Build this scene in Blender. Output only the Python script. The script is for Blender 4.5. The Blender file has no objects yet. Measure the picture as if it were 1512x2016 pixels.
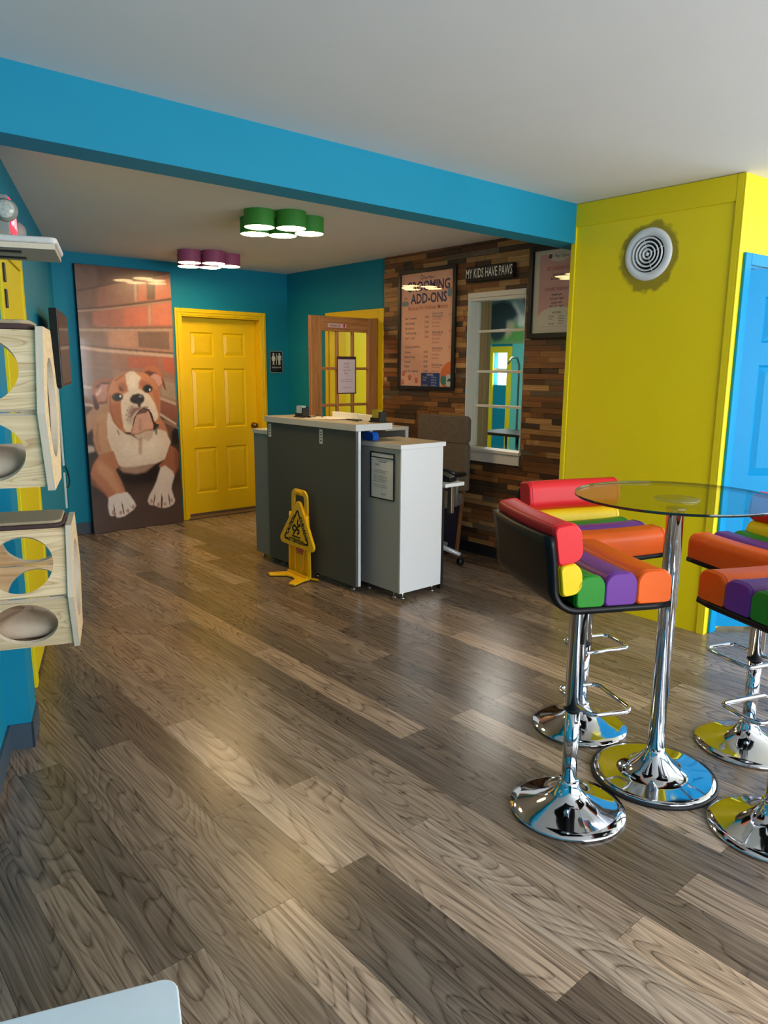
import bpy, bmesh, math, random
import numpy as np
from mathutils import Matrix, Vector
S = bpy.context.scene
COL = S.collection
random.seed(7)
rng = np.random.default_rng(7)

# ------------------------------------------------------------------ camera
def set_camera():
    pitch, roll, yaw = 0.192922, 0.0074303, 0.711538
    F0 = Vector((math.sin(yaw), math.cos(yaw), 0)); R0 = Vector((math.cos(yaw), -math.sin(yaw), 0))
    F = F0 * math.cos(pitch) - Vector((0, 0, math.sin(pitch))); U = F0 * math.sin(pitch) + Vector((0, 0, math.cos(pitch)))
    R = R0 * math.cos(roll) + U * math.sin(roll); U = U * math.cos(roll) - R0 * math.sin(roll)
    cd = bpy.data.cameras.new('camera'); cd.sensor_fit = 'HORIZONTAL'; cd.sensor_width = 36; cd.lens = 36 * 1442.4 / 1512
    cd.clip_start = 0.02; cd.clip_end = 100
    co = bpy.data.objects.new('camera', cd); COL.objects.link(co)
    m = Matrix.Identity(4)
    for i, v in enumerate((R, U, -F)):
        for j in range(3): m[j][i] = v[j]
    m[2][3] = 1.5
    co.matrix_world = m
    S.camera = co
    return F, R, U
CF, CR, CU = set_camera()

# ------------------------------------------------------------------ world, daylight, exposure
S.view_settings.view_transform = 'Standard'; S.view_settings.look = 'None'
S.view_settings.gamma = 1; S.view_settings.use_curve_mapping = False
S.view_settings.exposure = 0.28
W = bpy.data.worlds.new('sky'); S.world = W; W.use_nodes = True
bg = W.node_tree.nodes['Background']
bg.inputs['Color'].default_value = (0.88, 0.945, 1.0, 1); bg.inputs['Strength'].default_value = 7.0
def portal(name, loc, rot, sx, sz):
    l = bpy.data.lights.new(name, 'AREA'); l.shape = 'RECTANGLE'; l.size = sx; l.size_y = sz; l.cycles.is_portal = True
    o = bpy.data.objects.new(name, l); COL.objects.link(o); o.location = loc; o.rotation_euler = rot
YF = -2.2      # street front of the room
XR = 7.6       # far right wall
portal('window_portal', (3.75, YF, 1.35), (math.radians(90), 0, 0), 6.7, 2.1)
portal('window_portal', (XR, 0.0, 1.45), (math.radians(90), 0, math.radians(90)), 3.0, 1.7)

# ------------------------------------------------------------------ materials
def L(c):
    return tuple(((v / 255 + 0.055) / 1.055) ** 2.4 if v / 255 > 0.04045 else v / 255 / 12.92 for v in c) + (1.0,)
MATS = {}
def mat(name, col, rough=0.5, metal=0.0, var=0.06, scale=30.0, bump=0.0, bscale=None, coat=0.0, stretch=(1, 1, 1), spec=0.5, emit=None, estr=0.0, sheen=0.0):
    if name in MATS: return MATS[name]
    m = bpy.data.materials.new(name); m.use_nodes = True; MATS[name] = m
    nt = m.node_tree; N = nt.nodes; K = nt.links; b = N['Principled BSDF']
    tc = N.new('ShaderNodeTexCoord'); mp = N.new('ShaderNodeMapping'); mp.inputs['Scale'].default_value = stretch
    K.new(tc.outputs['Object'], mp.inputs['Vector'])
    nz = N.new('ShaderNodeTexNoise'); nz.inputs['Scale'].default_value = scale; nz.inputs['Detail'].default_value = 4
    K.new(mp.outputs[0], nz.inputs['Vector'])
    c = L(col)
    mx = N.new('ShaderNodeMix'); mx.data_type = 'RGBA'
    mx.inputs[6].default_value = tuple(v * (1 - var) for v in c[:3]) + (1,)
    mx.inputs[7].default_value = tuple(min(1, v * (1 + var)) for v in c[:3]) + (1,)
    K.new(nz.outputs['Fac'], mx.inputs[0]); K.new(mx.outputs[2], b.inputs['Base Color'])
    b.inputs['Roughness'].default_value = rough; b.inputs['Metallic'].default_value = metal
    b.inputs['Specular IOR Level'].default_value = spec
    b.inputs['Coat Weight'].default_value = coat; b.inputs['Coat Roughness'].default_value = 0.04
    b.inputs['Sheen Weight'].default_value = sheen
    if bump:
        bn = N.new('ShaderNodeBump'); bn.inputs['Strength'].default_value = bump; bn.inputs['Distance'].default_value = 0.002
        n2 = N.new('ShaderNodeTexNoise'); n2.inputs['Scale'].default_value = bscale or scale * 6; n2.inputs['Detail'].default_value = 3
        K.new(mp.outputs[0], n2.inputs['Vector']); K.new(n2.outputs['Fac'], bn.inputs['Height']); K.new(bn.outputs[0], b.inputs['Normal'])
    if emit:
        b.inputs['Emission Color'].default_value = L(emit); b.inputs['Emission Strength'].default_value = estr
    return m

def wood_mat(name, light, dark, use_objcolor=False, axis=1, ring=7.0, fine=90.0, rough=0.4, use_attr=False, contrast=0.5):
    """grain runs along local `axis`"""
    if name in MATS: return MATS[name]
    m = bpy.data.materials.new(name); m.use_nodes = True; MATS[name] = m
    nt = m.node_tree; N = nt.nodes; K = nt.links; b = N['Principled BSDF']
    tc = N.new('ShaderNodeTexCoord'); oi = N.new('ShaderNodeObjectInfo')
    of = N.new('ShaderNodeVectorMath'); of.operation = 'SCALE'; cb = N.new('ShaderNodeCombineXYZ')
    K.new(oi.outputs['Random'], cb.inputs[0]); K.new(oi.outputs['Random'], cb.inputs[1]); K.new(oi.outputs['Random'], cb.inputs[2])
    K.new(cb.outputs[0], of.inputs[0]); of.inputs['Scale'].default_value = 37.0
    ad = N.new('ShaderNodeVectorMath'); ad.operation = 'ADD'; K.new(tc.outputs['Object'], ad.inputs[0]); K.new(of.outputs[0], ad.inputs[1])
    mp = N.new('ShaderNodeMapping'); sc = [1, 1, 1]; sc[axis] = 0.14; mp.inputs['Scale'].default_value = sc
    K.new(ad.outputs[0], mp.inputs['Vector'])
    nl = N.new('ShaderNodeTexNoise'); nl.inputs['Scale'].default_value = ring; nl.inputs['Detail'].default_value = 1.5; nl.inputs['Distortion'].default_value = 0.4
    K.new(mp.outputs[0], nl.inputs['Vector'])
    mu = N.new('ShaderNodeMath'); mu.operation = 'MULTIPLY'; mu.inputs[1].default_value = 26.0; K.new(nl.outputs['Fac'], mu.inputs[0])
    fr = N.new('ShaderNodeMath'); fr.operation = 'FRACT'; K.new(mu.outputs[0], fr.inputs[0])
    rr = N.new('ShaderNodeValToRGB'); e = rr.color_ramp.elements
    e[0].position = 0.0; e[0].color = (0.25, 0.25, 0.25, 1); e[1].position = 1.0; e[1].color = (0.55, 0.55, 0.55, 1)
    q = e.new(0.25); q.color = (0.8, 0.8, 0.8, 1)
    K.new(fr.outputs[0], rr.inputs[0])
    mp2 = N.new('ShaderNodeMapping'); sc = [1, 1, 1]; sc[axis] = 0.03; mp2.inputs['Scale'].default_value = sc
    K.new(ad.outputs[0], mp2.inputs['Vector'])
    nf = N.new('ShaderNodeTexNoise'); nf.inputs['Scale'].default_value = fine; nf.inputs['Detail'].default_value = 5; K.new(mp2.outputs[0], nf.inputs['Vector'])
    av = N.new('ShaderNodeMix'); av.data_type = 'FLOAT'; av.inputs[0].default_value = contrast; K.new(rr.outputs[0], av.inputs[3]); K.new(nf.outputs['Fac'], av.inputs[2])
    mr = N.new('ShaderNodeMapRange'); mr.inputs[1].default_value = 0.35; mr.inputs[2].default_value = 0.65; K.new(av.outputs[0], mr.inputs[0])
    mx = N.new('ShaderNodeMix'); mx.data_type = 'RGBA'; mx.inputs[6].default_value = L(dark); mx.inputs[7].default_value = L(light)
    K.new(mr.outputs[0], mx.inputs[0])
    out = mx.outputs[2]
    if use_objcolor or use_attr:
        m2 = N.new('ShaderNodeMix'); m2.data_type = 'RGBA'; m2.blend_type = 'MULTIPLY'; m2.inputs[0].default_value = 1
        K.new(out, m2.inputs[6])
        if use_attr:
            at = N.new('ShaderNodeAttribute'); at.attribute_name = 'Col'; K.new(at.outputs['Color'], m2.inputs[7])
        else: K.new(oi.outputs['Color'], m2.inputs[7])
        out = m2.outputs[2]
    K.new(out, b.inputs['Base Color'])
    b.inputs['Roughness'].default_value = rough
    bn = N.new('ShaderNodeBump'); bn.inputs['Strength'].default_value = 0.12; bn.inputs['Distance'].default_value = 0.002
    K.new(av.outputs[0], bn.inputs['Height']); K.new(bn.outputs[0], b.inputs['Normal'])
    return m

def glass_mat(name, tint=(1, 1, 1), ior=1.45, rough=0.0):
    if name in MATS: return MATS[name]
    m = bpy.data.materials.new(name); m.use_nodes = True; MATS[name] = m
    nt = m.node_tree; N = nt.nodes; K = nt.links; N.remove(N['Principled BSDF'])
    t = N.new('ShaderNodeBsdfTransparent'); t.inputs[0].default_value = tint + (1,)
    g = N.new('ShaderNodeBsdfGlossy'); g.inputs['Roughness'].default_value = rough
    f = N.new('ShaderNodeFresnel'); f.inputs[0].default_value = ior
    mx = N.new('ShaderNodeMixShader'); ge = N.new('ShaderNodeNewGeometry'); iv = N.new('ShaderNodeMath'); iv.operation = 'SUBTRACT'; iv.inputs[0].default_value = 1; K.new(ge.outputs['Backfacing'], iv.inputs[1])
    ml = N.new('ShaderNodeMath'); ml.operation = 'MULTIPLY'; K.new(f.outputs[0], ml.inputs[0]); K.new(iv.outputs[0], ml.inputs[1])
    K.new(ml.outputs[0], mx.inputs[0]); K.new(t.outputs[0], mx.inputs[1]); K.new(g.outputs[0], mx.inputs[2])
    K.new(mx.outputs[0], N['Material Output'].inputs['Surface'])
    return m

def print_mat(name, rough=0.35, coat=0.0):
    """flat print: colour comes from the painted colour attribute"""
    if name in MATS: return MATS[name]
    m = bpy.data.materials.new(name); m.use_nodes = True; MATS[name] = m
    nt = m.node_tree; b = nt.nodes['Principled BSDF']; a = nt.nodes.new('ShaderNodeAttribute'); a.attribute_name = 'Col'
    nt.links.new(a.outputs['Color'], b.inputs['Base Color']); b.inputs['Roughness'].default_value = rough
    b.inputs['Coat Weight'].default_value = coat; b.inputs['Coat Roughness'].default_value = 0.05
    return m

CYAN = mat('cyan_wall_paint', (10, 132, 162), 0.6, spec=0.25, var=0.04, scale=6, bump=0.08, bscale=160)
YEL = mat('yellow_door_paint', (238, 200, 0), 0.38, var=0.03, scale=6, bump=0.04, bscale=120)
YELW = mat('yellow_wall_paint', (226, 204, 20), 0.55, spec=0.3, var=0.04, scale=4, bump=0.06, bscale=140)
CEIL = mat('ceiling_paint', (222, 220, 216), 0.8, var=0.03, scale=3, bump=0.1, bscale=220)
CYAN2 = mat('bright_cyan_door_paint', (0, 140, 196), 0.45, spec=0.2, var=0.03, scale=6)
BASEB = mat('vinyl_baseboard', (62, 78, 92), 0.5, var=0.1, scale=20)
BLACK = mat('black_plastic', (16, 16, 18), 0.4, var=0.1)
CHROME = mat('chrome', (205, 208, 214), 0.06, 1.0, var=0.02)
STEEL = mat('brushed_steel', (170, 170, 172), 0.3, 1.0, var=0.05)
WHITE = mat('white_paint', (235, 235, 232), 0.45, var=0.03)
WHITEL = mat('white_laminate', (232, 232, 234), 0.35, var=0.03, scale=60)
GREYL = mat('grey_laminate', (170, 168, 162), 0.45, var=0.04, scale=60)
DARKL = mat('charcoal_fabric_laminate', (84, 84, 78), 0.7, var=0.12, scale=240, stretch=(1, 1, 4), bump=0.1)
TOPL = mat('beige_grey_countertop', (172, 164, 148), 0.35, var=0.06, scale=200)
EDGE = mat('light_edge_band', (204, 202, 198), 0.4, var=0.03)
GLASS = glass_mat('clear_glass')
INK = mat('black_ink', (22, 22, 26), 0.5)
PAPER = mat('white_paper', (228, 224, 220), 0.6, var=0.02)

# ------------------------------------------------------------------ mesh helpers
class MB:
    def __init__(s): s.v = []; s.f = []; s.mi = []; s.sm = []
    def add(s, vs, fs, mi=0, smooth=False):
        o = len(s.v); s.v += [tuple(v) for v in vs]; s.f += [tuple(i + o for i in f) for f in fs]
        s.mi += [mi] * len(fs); s.sm += [smooth] * len(fs); return s
    def box(s, x0, x1, y0, y1, z0, z1, mi=0):
        v = [(x, y, z) for x in (x0, x1) for y in (y0, y1) for z in (z0, z1)]
        return s.add(v, [(0, 1, 3, 2), (4, 6, 7, 5), (0, 4, 5, 1), (2, 3, 7, 6), (0, 2, 6, 4), (1, 5, 7, 3)], mi)
    def prism(s, pts, a0, a1, plane='xz', mi=0, smooth=False):
        """polygon in `plane`, extruded along the remaining axis from a0 to a1"""
        n = len(pts)
        def P(p, a):
            return {'xz': (p[0], a, p[1]), 'xy': (p[0], p[1], a), 'yz': (a, p[0], p[1])}[plane]
        ar = sum(pts[i][0] * pts[(i + 1) % n][1] - pts[(i + 1) % n][0] * pts[i][1] for i in range(n))
        flip = (ar < 0) ^ (plane == 'xz')
        vs = [P(p, a0) for p in pts] + [P(p, a1) for p in pts]
        fs = [tuple(range(n))[::-1], tuple(range(n, 2 * n))]
        if a1 < a0: flip = not flip
        side = [(i, (i + 1) % n, n + (i + 1) % n, n + i) for i in range(n)]
        if flip: fs = [f[::-1] for f in fs]; side = [f[::-1] for f in side]
        s.add(vs, fs, mi); s.v = s.v[:-2 * n] + s.v[-2 * n:]
        o = len(s.v) - 2 * n
        s.f += [tuple(i + o for i in f) for f in side]; s.mi += [mi] * n; s.sm += [smooth] * n
        return s
    def lathe(s, prof, c=(0, 0, 0), n=32, mi=0, axis='z', smooth=True):
        """prof: list of (r, h)"""
        o = len(s.v); k = len(prof)
        for j in range(n):
            a = 2 * math.pi * j / n
            for r, h in prof:
                p = (r * math.cos(a), r * math.sin(a), h)
                if axis == 'y': p = (p[0], -p[2], p[1])      # h towards -y
                if axis == 'x': p = (p[2], p[0], p[1])
                s.v.append((p[0] + c[0], p[1] + c[1], p[2] + c[2]))
        for j in range(n):
            j2 = (j + 1) % n
            for i in range(k - 1):
                s.f.append((o + j * k + i, o + j2 * k + i, o + j2 * k + i + 1, o + j * k + i + 1)); s.mi.append(mi); s.sm.append(smooth)
        return s
    def tube(s, pts, r, n=8, closed=False, mi=0):
        pts = [Vector(p) for p in pts]; m = len(pts); o = len(s.v); prev = None
        rs = r if isinstance(r, (list, tuple)) else [r] * m
        for i, p in enumerate(pts):
            if closed: t = pts[(i + 1) % m] - pts[i - 1]
            else: t = pts[min(i + 1, m - 1)] - pts[max(i - 1, 0)]
            t.normalize()
            if prev is None:
                up = Vector((0, 0, 1)) if abs(t.z) < 0.9 else Vector((1, 0, 0))
                a = t.cross(up).normalized()
            else:
                a = (prev - t * prev.dot(t)).normalized()
            prev = a; b = t.cross(a)
            for j in range(n):
                an = 2 * math.pi * j / n; s.v.append(tuple(p + (a * math.cos(an) + b * math.sin(an)) * rs[i]))
        for i in range(m if closed else m - 1):
            i2 = (i + 1) % m
            for j in range(n):
                j2 = (j + 1) % n
                s.f.append((o + i * n + j, o + i * n + j2, o + i2 * n + j2, o + i2 * n + j)); s.mi.append(mi); s.sm.append(True)
        if not closed:
            s.f.append(tuple(o + j for j in range(n))[::-1]); s.mi.append(mi); s.sm.append(False)
            s.f.append(tuple(o + (m - 1) * n + j for j in range(n))); s.mi.append(mi); s.sm.append(False)
        return s
    def mesh(s, name):
        me = bpy.data.meshes.new(name); me.from_pydata(s.v, [], s.f); me.polygons.foreach_set('material_index', s.mi)
        me.polygons.foreach_set('use_smooth', s.sm); me.update(); return me
    def build(s, name, m, parent=None, bevel=0.0, seg=2, label=None):
        me = s.mesh(name)
        for x in (m if isinstance(m, (list, tuple)) else [m]): me.materials.append(x)
        bm = bmesh.new(); bm.from_mesh(me); bmesh.ops.recalc_face_normals(bm, faces=bm.faces); bm.to_mesh(me); bm.free()
        o = bpy.data.objects.new(name, me); COL.objects.link(o)
        if parent is not None: o.parent = parent
        if bevel:
            b = o.modifiers.new('bevel', 'BEVEL'); b.width = bevel; b.segments = seg; b.limit_method = 'ANGLE'; b.angle_limit = math.radians(50)
        if label: o['label'] = label
        return o

def tag(o, label, cat, group=None, kind=None):
    o['label'] = label; o['category'] = cat
    if group: o['group'] = group
    if kind: o['kind'] = kind
    return o
def thing(name, label, cat, loc=(0, 0, 0), rz=0.0, group=None, kind=None):
    o = bpy.data.objects.new(name, None); COL.objects.link(o); o.empty_display_size = 0.1
    o.location = loc; o.rotation_euler = (0, 0, rz)
    return tag(o, label, cat, group, kind)
def group_part(name, parent):
    o = bpy.data.objects.new(name, None); COL.objects.link(o); o.parent = parent; o.empty_display_size = .05; return o
def bx(name, m, parent, x0, x1, y0, y1, z0, z1, bevel=0.002, label=None):
    return MB().box(x0, x1, y0, y1, z0, z1).build(name, m, parent, bevel, label=label)
def rrect(w, h, r, n=5, cx=0, cy=0):
    pts = []
    for sx, sy, a0 in ((1, 1, 0), (-1, 1, 90), (-1, -1, 180), (1, -1, 270)):
        for i in range(n + 1):
            a = math.radians(a0 + 90 * i / n); pts.append((cx + sx * (w / 2 - r) + r * math.cos(a), cy + sy * (h / 2 - r) + r * math.sin(a)))
    return pts
def circ(cx, cy, rx, ry=None, n=24):
    ry = ry or rx
    return [(cx + rx * math.cos(2 * math.pi * i / n), cy + ry * math.sin(2 * math.pi * i / n)) for i in range(n)]
PEND = []
def text(s, x, z, size, parent, m, y=-0.001, align='CENTER', sx=1.0, bold=0.0, rot=0.0, flat=False, space=1.0, name='lettering', shear=0.0):
    """lettering on the front (local -y) of a thing, or on top (flat) of it"""
    c = bpy.data.curves.new('font_tmp', 'FONT'); c.body = s; c.size = size; c.align_x = align; c.align_y = 'CENTER'; c.offset = bold * size; c.space_line = space
    c.resolution_u = 2; c.shear = shear
    o = bpy.data.objects.new('font_tmp', c); COL.objects.link(o)
    M = Matrix.Rotation(rot, 4, 'Z') @ Matrix.Diagonal((sx, 1, 1, 1))
    if not flat: M = Matrix.Translation((x, y, z)) @ Matrix.Rotation(math.pi / 2, 4, 'X') @ M
    else: M = Matrix.Translation((x, z, y)) @ M
    PEND.append((o, M, name, m, parent))
def flush_text():
    bpy.context.view_layer.update(); dg = bpy.context.evaluated_depsgraph_get()
    for o, M, name, m, parent in PEND:
        me = bpy.data.meshes.new_from_object(o.evaluated_get(dg)); me.transform(M); me.materials.clear(); me.materials.append(m)
        n = bpy.data.objects.new(name, me); COL.objects.link(n); n.parent = parent
    for o, *_ in PEND: 
        c = o.data; bpy.data.objects.remove(o); bpy.data.curves.remove(c)
def flat(name, pts, parent, m, y=-0.001, t=0.0006):
    return MB().prism(pts, y, y - t, 'xz').build(name, m, parent)

# painted prints ---------------------------------------------------
def blur(a, r):
    r = int(round(r))
    if r < 1: return a
    k = np.ones(2 * r + 1) / (2 * r + 1)
    for _ in range(2):
        a = np.pad(a, ((r, r), (r, r)), 'edge')
        a = np.apply_along_axis(lambda v: np.convolve(v, k, 'valid'), 1, a)
        a = np.apply_along_axis(lambda v: np.convolve(v, k, 'valid'), 0, a)
    return a
def paint(polys, nx, ny, base=(128, 108, 96), softk=0.22, grain=0.03):
    gx, gy = np.meshgrid(np.linspace(0, 1000, nx), np.linspace(0, 1000, ny))
    img = np.empty((ny, nx, 3)); img[:] = L(base)[:3]
    for col, soft, flatpts in polys:
        p = np.array(flatpts, float).reshape(-1, 2); x = p[:, 0]; y = p[:, 1]
        m = np.zeros((ny, nx), bool)
        for i in range(len(p)):
            x0, y0, x1, y1 = x[i - 1], y[i - 1], x[i], y[i]
            if y0 == y1: continue
            c = ((y0 > gy) != (y1 > gy)) & (gx < (x1 - x0) * (gy - y0) / (y1 - y0) + x0); m ^= c
        m = blur(m.astype(float), soft * softk)[..., None]
        img = img * (1 - m) + np.array(L(col)[:3]) * m
    g = rng.normal(0, 1, (ny, nx)); g = blur(g, 1); img *= (1 + grain * 2 * g)[..., None]
    return np.clip(img, 0, 1)
def print_mesh(name, img, w, h, m, parent, y=-0.001):
    """a print w x h metres, lower edge at z=0, left at x=0, painted on a fine grid"""
    ny, nx = img.shape[:2]
    X, Z = np.meshgrid(np.linspace(0, w, nx), np.linspace(h, 0, ny))
    V = np.stack([X, np.full_like(X, y), Z], -1).reshape(-1, 3)
    i = (np.arange(ny - 1)[:, None] * nx + np.arange(nx - 1)[None]).ravel()
    Fc = np.stack([i, i + nx, i + nx + 1, i + 1], 1)
    me = bpy.data.meshes.new(name); me.vertices.add(len(V)); me.vertices.foreach_set('co', V.ravel().astype(np.float32))
    me.loops.add(Fc.size); me.loops.foreach_set('vertex_index', Fc.ravel().astype(np.int32))
    me.polygons.add(len(Fc)); me.polygons.foreach_set('loop_start', np.arange(0, Fc.size, 4).astype(np.int32))
    me.update(calc_edges=True); me.validate()
    ca = me.color_attributes.new('Col', 'FLOAT_COLOR', 'POINT')
    ca.data.foreach_set('color', np.concatenate([img.reshape(-1, 3), np.ones((ny * nx, 1))], 1).ravel().astype(np.float32))
    me.materials.append(m)
    o = bpy.data.objects.new(name, me); COL.objects.link(o); o.parent = parent
    return o
R90 = math.pi / 2
FACE_X = -R90            # local front (-y) turned to face world -X
# left wall frame: u along the wall, n into the room
RW = math.atan2(0.935, 0.355) ; UX = Vector((math.cos(RW), math.sin(RW), 0)); NX = Vector((UX.y, -UX.x, 0)); C0 = 0.66 * NX.x + 3.0 * NX.y
def LW(s, d, z):
    p = UX * s + NX * (C0 + d); return (p.x, p.y, z)
def onscreen(p, m=0):
    v = Vector(p) - Vector((0, 0, 1.5)); dz = v.dot(CF)
    if dz < 0.15: return False
    x = 756 + 1442.4 * v.dot(CR) / dz; y = 1008 - 1442.4 * v.dot(CU) / dz
    return -m < x < 1512 + m and -m < y < 2016 + m

# ================================================================== the setting
HN, HB, YB = 2.51, 2.465, 6.74       # ceiling near, ceiling behind the beam, back wall
XE, XWD = 4.44, 4.425                # employee wall plane, face of the wood cladding
FLOORW = wood_mat('vinyl_plank_wood', (158, 138, 119), (70, 56, 45), use_objcolor=True, axis=1, ring=6.0, fine=120, rough=0.27, contrast=0.36)
floor = MB().box(-2.2, XR + .1, YF - .1, 6.95, -0.12, -0.004).build('floor', FLOORW)
tag(floor, 'brown grey wood plank floor across the whole lobby', 'floor', kind='structure')
PW, PL = 0.1425, 1.195
plank_me = MB().box(0.0006, PW - 0.0006, 0.0006, PL - 0.0006, -0.004, 0.0).mesh('plank'); plank_me.materials.append(FLOORW)
LIGHT = {(-1, 1), (0, 0), (1, 0), (-3, 0), (4, 1), (6, 0), (2, -1), (11, 1), (13, 3)}
DARK = {(3, 1), (-1, 0), (0, -1), (7, 1), (-2, 1), (4, 0), (9, 2)}
for k in range(-16, 36):
    base = 2.08 if k % 2 == 0 else 1.58 + 0.0
    base += random.uniform(-.02, .02)
    for j in range(-2, 5):
        # plank j ends (far end) at base + (j)*PL ; j=0 is the one whose far end is at `base`
        x0 = 1.311 + k * PW; y0 = base + (j - 1) * PL
        if x0 > 7.4 or x0 < -1.9 or y0 > YB + .05: continue
        if x0 > XE + .1 and y0 > 1.8: continue
        if not any(onscreen((x0 + a * PW, y0 + b * PL, 0), 260) for a in (0, 1) for b in (0, .25, .5, .75, 1)): continue
        if UX.y * (x0 + PW) - UX.x * (y0) < C0 - .3 and UX.y * (x0 + PW) - UX.x * (y0 + PL) < C0 - .3: continue
        o = bpy.data.objects.new('plank', plank_me); COL.objects.link(o); o.parent = floor; o.location = (x0, y0, 0)
        if (k, j) in LIGHT: t = random.uniform(1.4, 1.6)
        elif (k, j) in DARK: t = random.uniform(.45, .55)
        else: t = random.choice((.56, .64, .72, .8, .88, .98, 1.1))
        w = random.uniform(-.01, .07)
        o.color = (t * (1 + w), t, t * (1 - w), 1)

ceil = MB().box(-2.2, XR + .1, YF - .1, 2.96, HN, HN + .12).build('ceiling', CEIL)
tag(ceil, 'white painted ceiling over the front of the lobby', 'ceiling', kind='structure')
ceil2 = MB().box(-.5, XR + .1, 2.96, 6.95, HB, HN + .12).build('ceiling', CEIL)
tag(ceil2, 'white painted ceiling behind the blue beam, carrying the cluster lamps', 'ceiling', kind='structure')
beam = MB().box(.56, 4.3, 2.875, 3.04, 2.276, HN + .01).build('trim_1', CYAN)
tag(beam, 'wide cyan blue ceiling beam crossing the lobby', 'beam', kind='structure')

wb = MB()
wb.box(1.7, 3.224, YB, YB + .16, 0, HN).box(4.104, XR + .1, YB, YB + .16, 0, HN).box(3.224, 4.104, YB, YB + .16, 1.993, HN).box(3.0, 4.3, YB + .16, YB + .2, 0, 2.3)
wb = wb.build('wall_back', CYAN); tag(wb, 'teal back wall around the yellow restroom door', 'wall', kind='structure')
we = MB()
for y0, y1, z0, z1 in ((6.0, YB, 0, HN), (5.23, 6.0, 1.95, HN), (4.125, 5.23, 0, HN), (3.555, 4.125, 0, .86), (3.555, 4.125, 2.05, HN), (2.9, 3.555, 0, HN)):
    we.box(XE, XE + .2, y0, y1, z0, z1)
we = we.build('wall_right', CYAN); tag(we, 'teal side wall holding the wooden strips, inner window and staff doorway', 'wall', kind='structure')

# wooden strip cladding ------------------------------------------------
STRIP = wood_mat('reclaimed_wood', (255, 255, 255), (150, 140, 128), use_objcolor=True, axis=1, ring=2.0, fine=12, rough=0.5, contrast=0.35)
STRIPA = wood_mat('reclaimed_wood_joined', (255, 255, 255), (150, 140, 128), use_attr=True, axis=1, ring=6.0, fine=90, rough=0.5, contrast=0.35)
unit = MB().box(-1, 0, -1, 0, 0, 1).mesh('wood_strip'); unit.materials.append(STRIP)
pal = [(186, 138, 84), (168, 116, 66), (152, 100, 56), (128, 84, 48), (108, 72, 44), (88, 62, 42), (76, 60, 48), (122, 104, 84), (196, 152, 98), (140, 88, 48)]
strips = []
rh = 0.0405; z = 0.095; row = 0
while z < HB - .005:
    h = min(rh, HB - z); y = 5.15 + random.uniform(0, .25)
    while y > 2.95:
        ln = random.choice((.12, .16, .2, .24, .28, .32, .38, .45))
        a, b = min(y, 5.15), max(y - ln, 2.93); y -= ln
        segs = [(a, b)]
        if z + h > .775 and z < 2.085:                                   # cut around the window
            segs = [(p, q) for p, q in ((a, max(b, 4.135)), (min(a, 3.545), b))]
            if z < .775: segs.append((min(a, 4.135), max(b, 3.545), z, .775 - z))
            if z + h > 2.088: segs.append((min(a, 4.135), max(b, 3.545), 2.088, z + h - 2.088))
        for sg in segs:
            p, q = sg[:2]; z_, h_ = sg[2:] if len(sg) > 2 else (z, h)
            if p - q > .02: strips.append((p, q, z_, h_, random.uniform(.011, .021), random.choice(pal), random.uniform(.8, 1.15)))
    z += rh; row += 1
def covered(p, q, z, h):
    for y1, y0, z0, z1 in ((4.92, 4.25, 1.35, 2.31), (3.5, 2.9, 1.75, 2.34)):
        if p < y1 and q > y0 and z > z0 and z + h < z1: return True
    return False
vis = sorted([s for s in strips if not covered(*s[:4]) and s[0] > 3.03], key=lambda s: -(s[0] - s[1]) * s[3])
rest = [s for s in strips if s not in set(vis[:300])]
for p, q, z, h, t, c, g in vis[:300]:
    o = bpy.data.objects.new('wood_strip', unit); COL.objects.link(o); o.parent = we
    o.location = (XE, p, z + .0008); o.scale = (t, p - q - .0016, h - .0016); l = L(c); o.color = (l[0] * g, l[1] * g, l[2] * g, 1)
sm = MB(); cols = []
for p, q, z, h, t, c, g in rest:
    sm.box(XE - t, XE, q + .0008, p - .0008, z + .0008, z + h - .0008); l = L(c); cols += [(l[0] * g, l[1] * g, l[2] * g, 1)] * 8
so = sm.build('wood_strips', STRIPA, we); so['kind'] = 'stuff'
ca = so.data.color_attributes.new('Col', 'FLOAT_COLOR', 'POINT'); ca.data.foreach_set('color', np.array(cols, np.float32).ravel())

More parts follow.
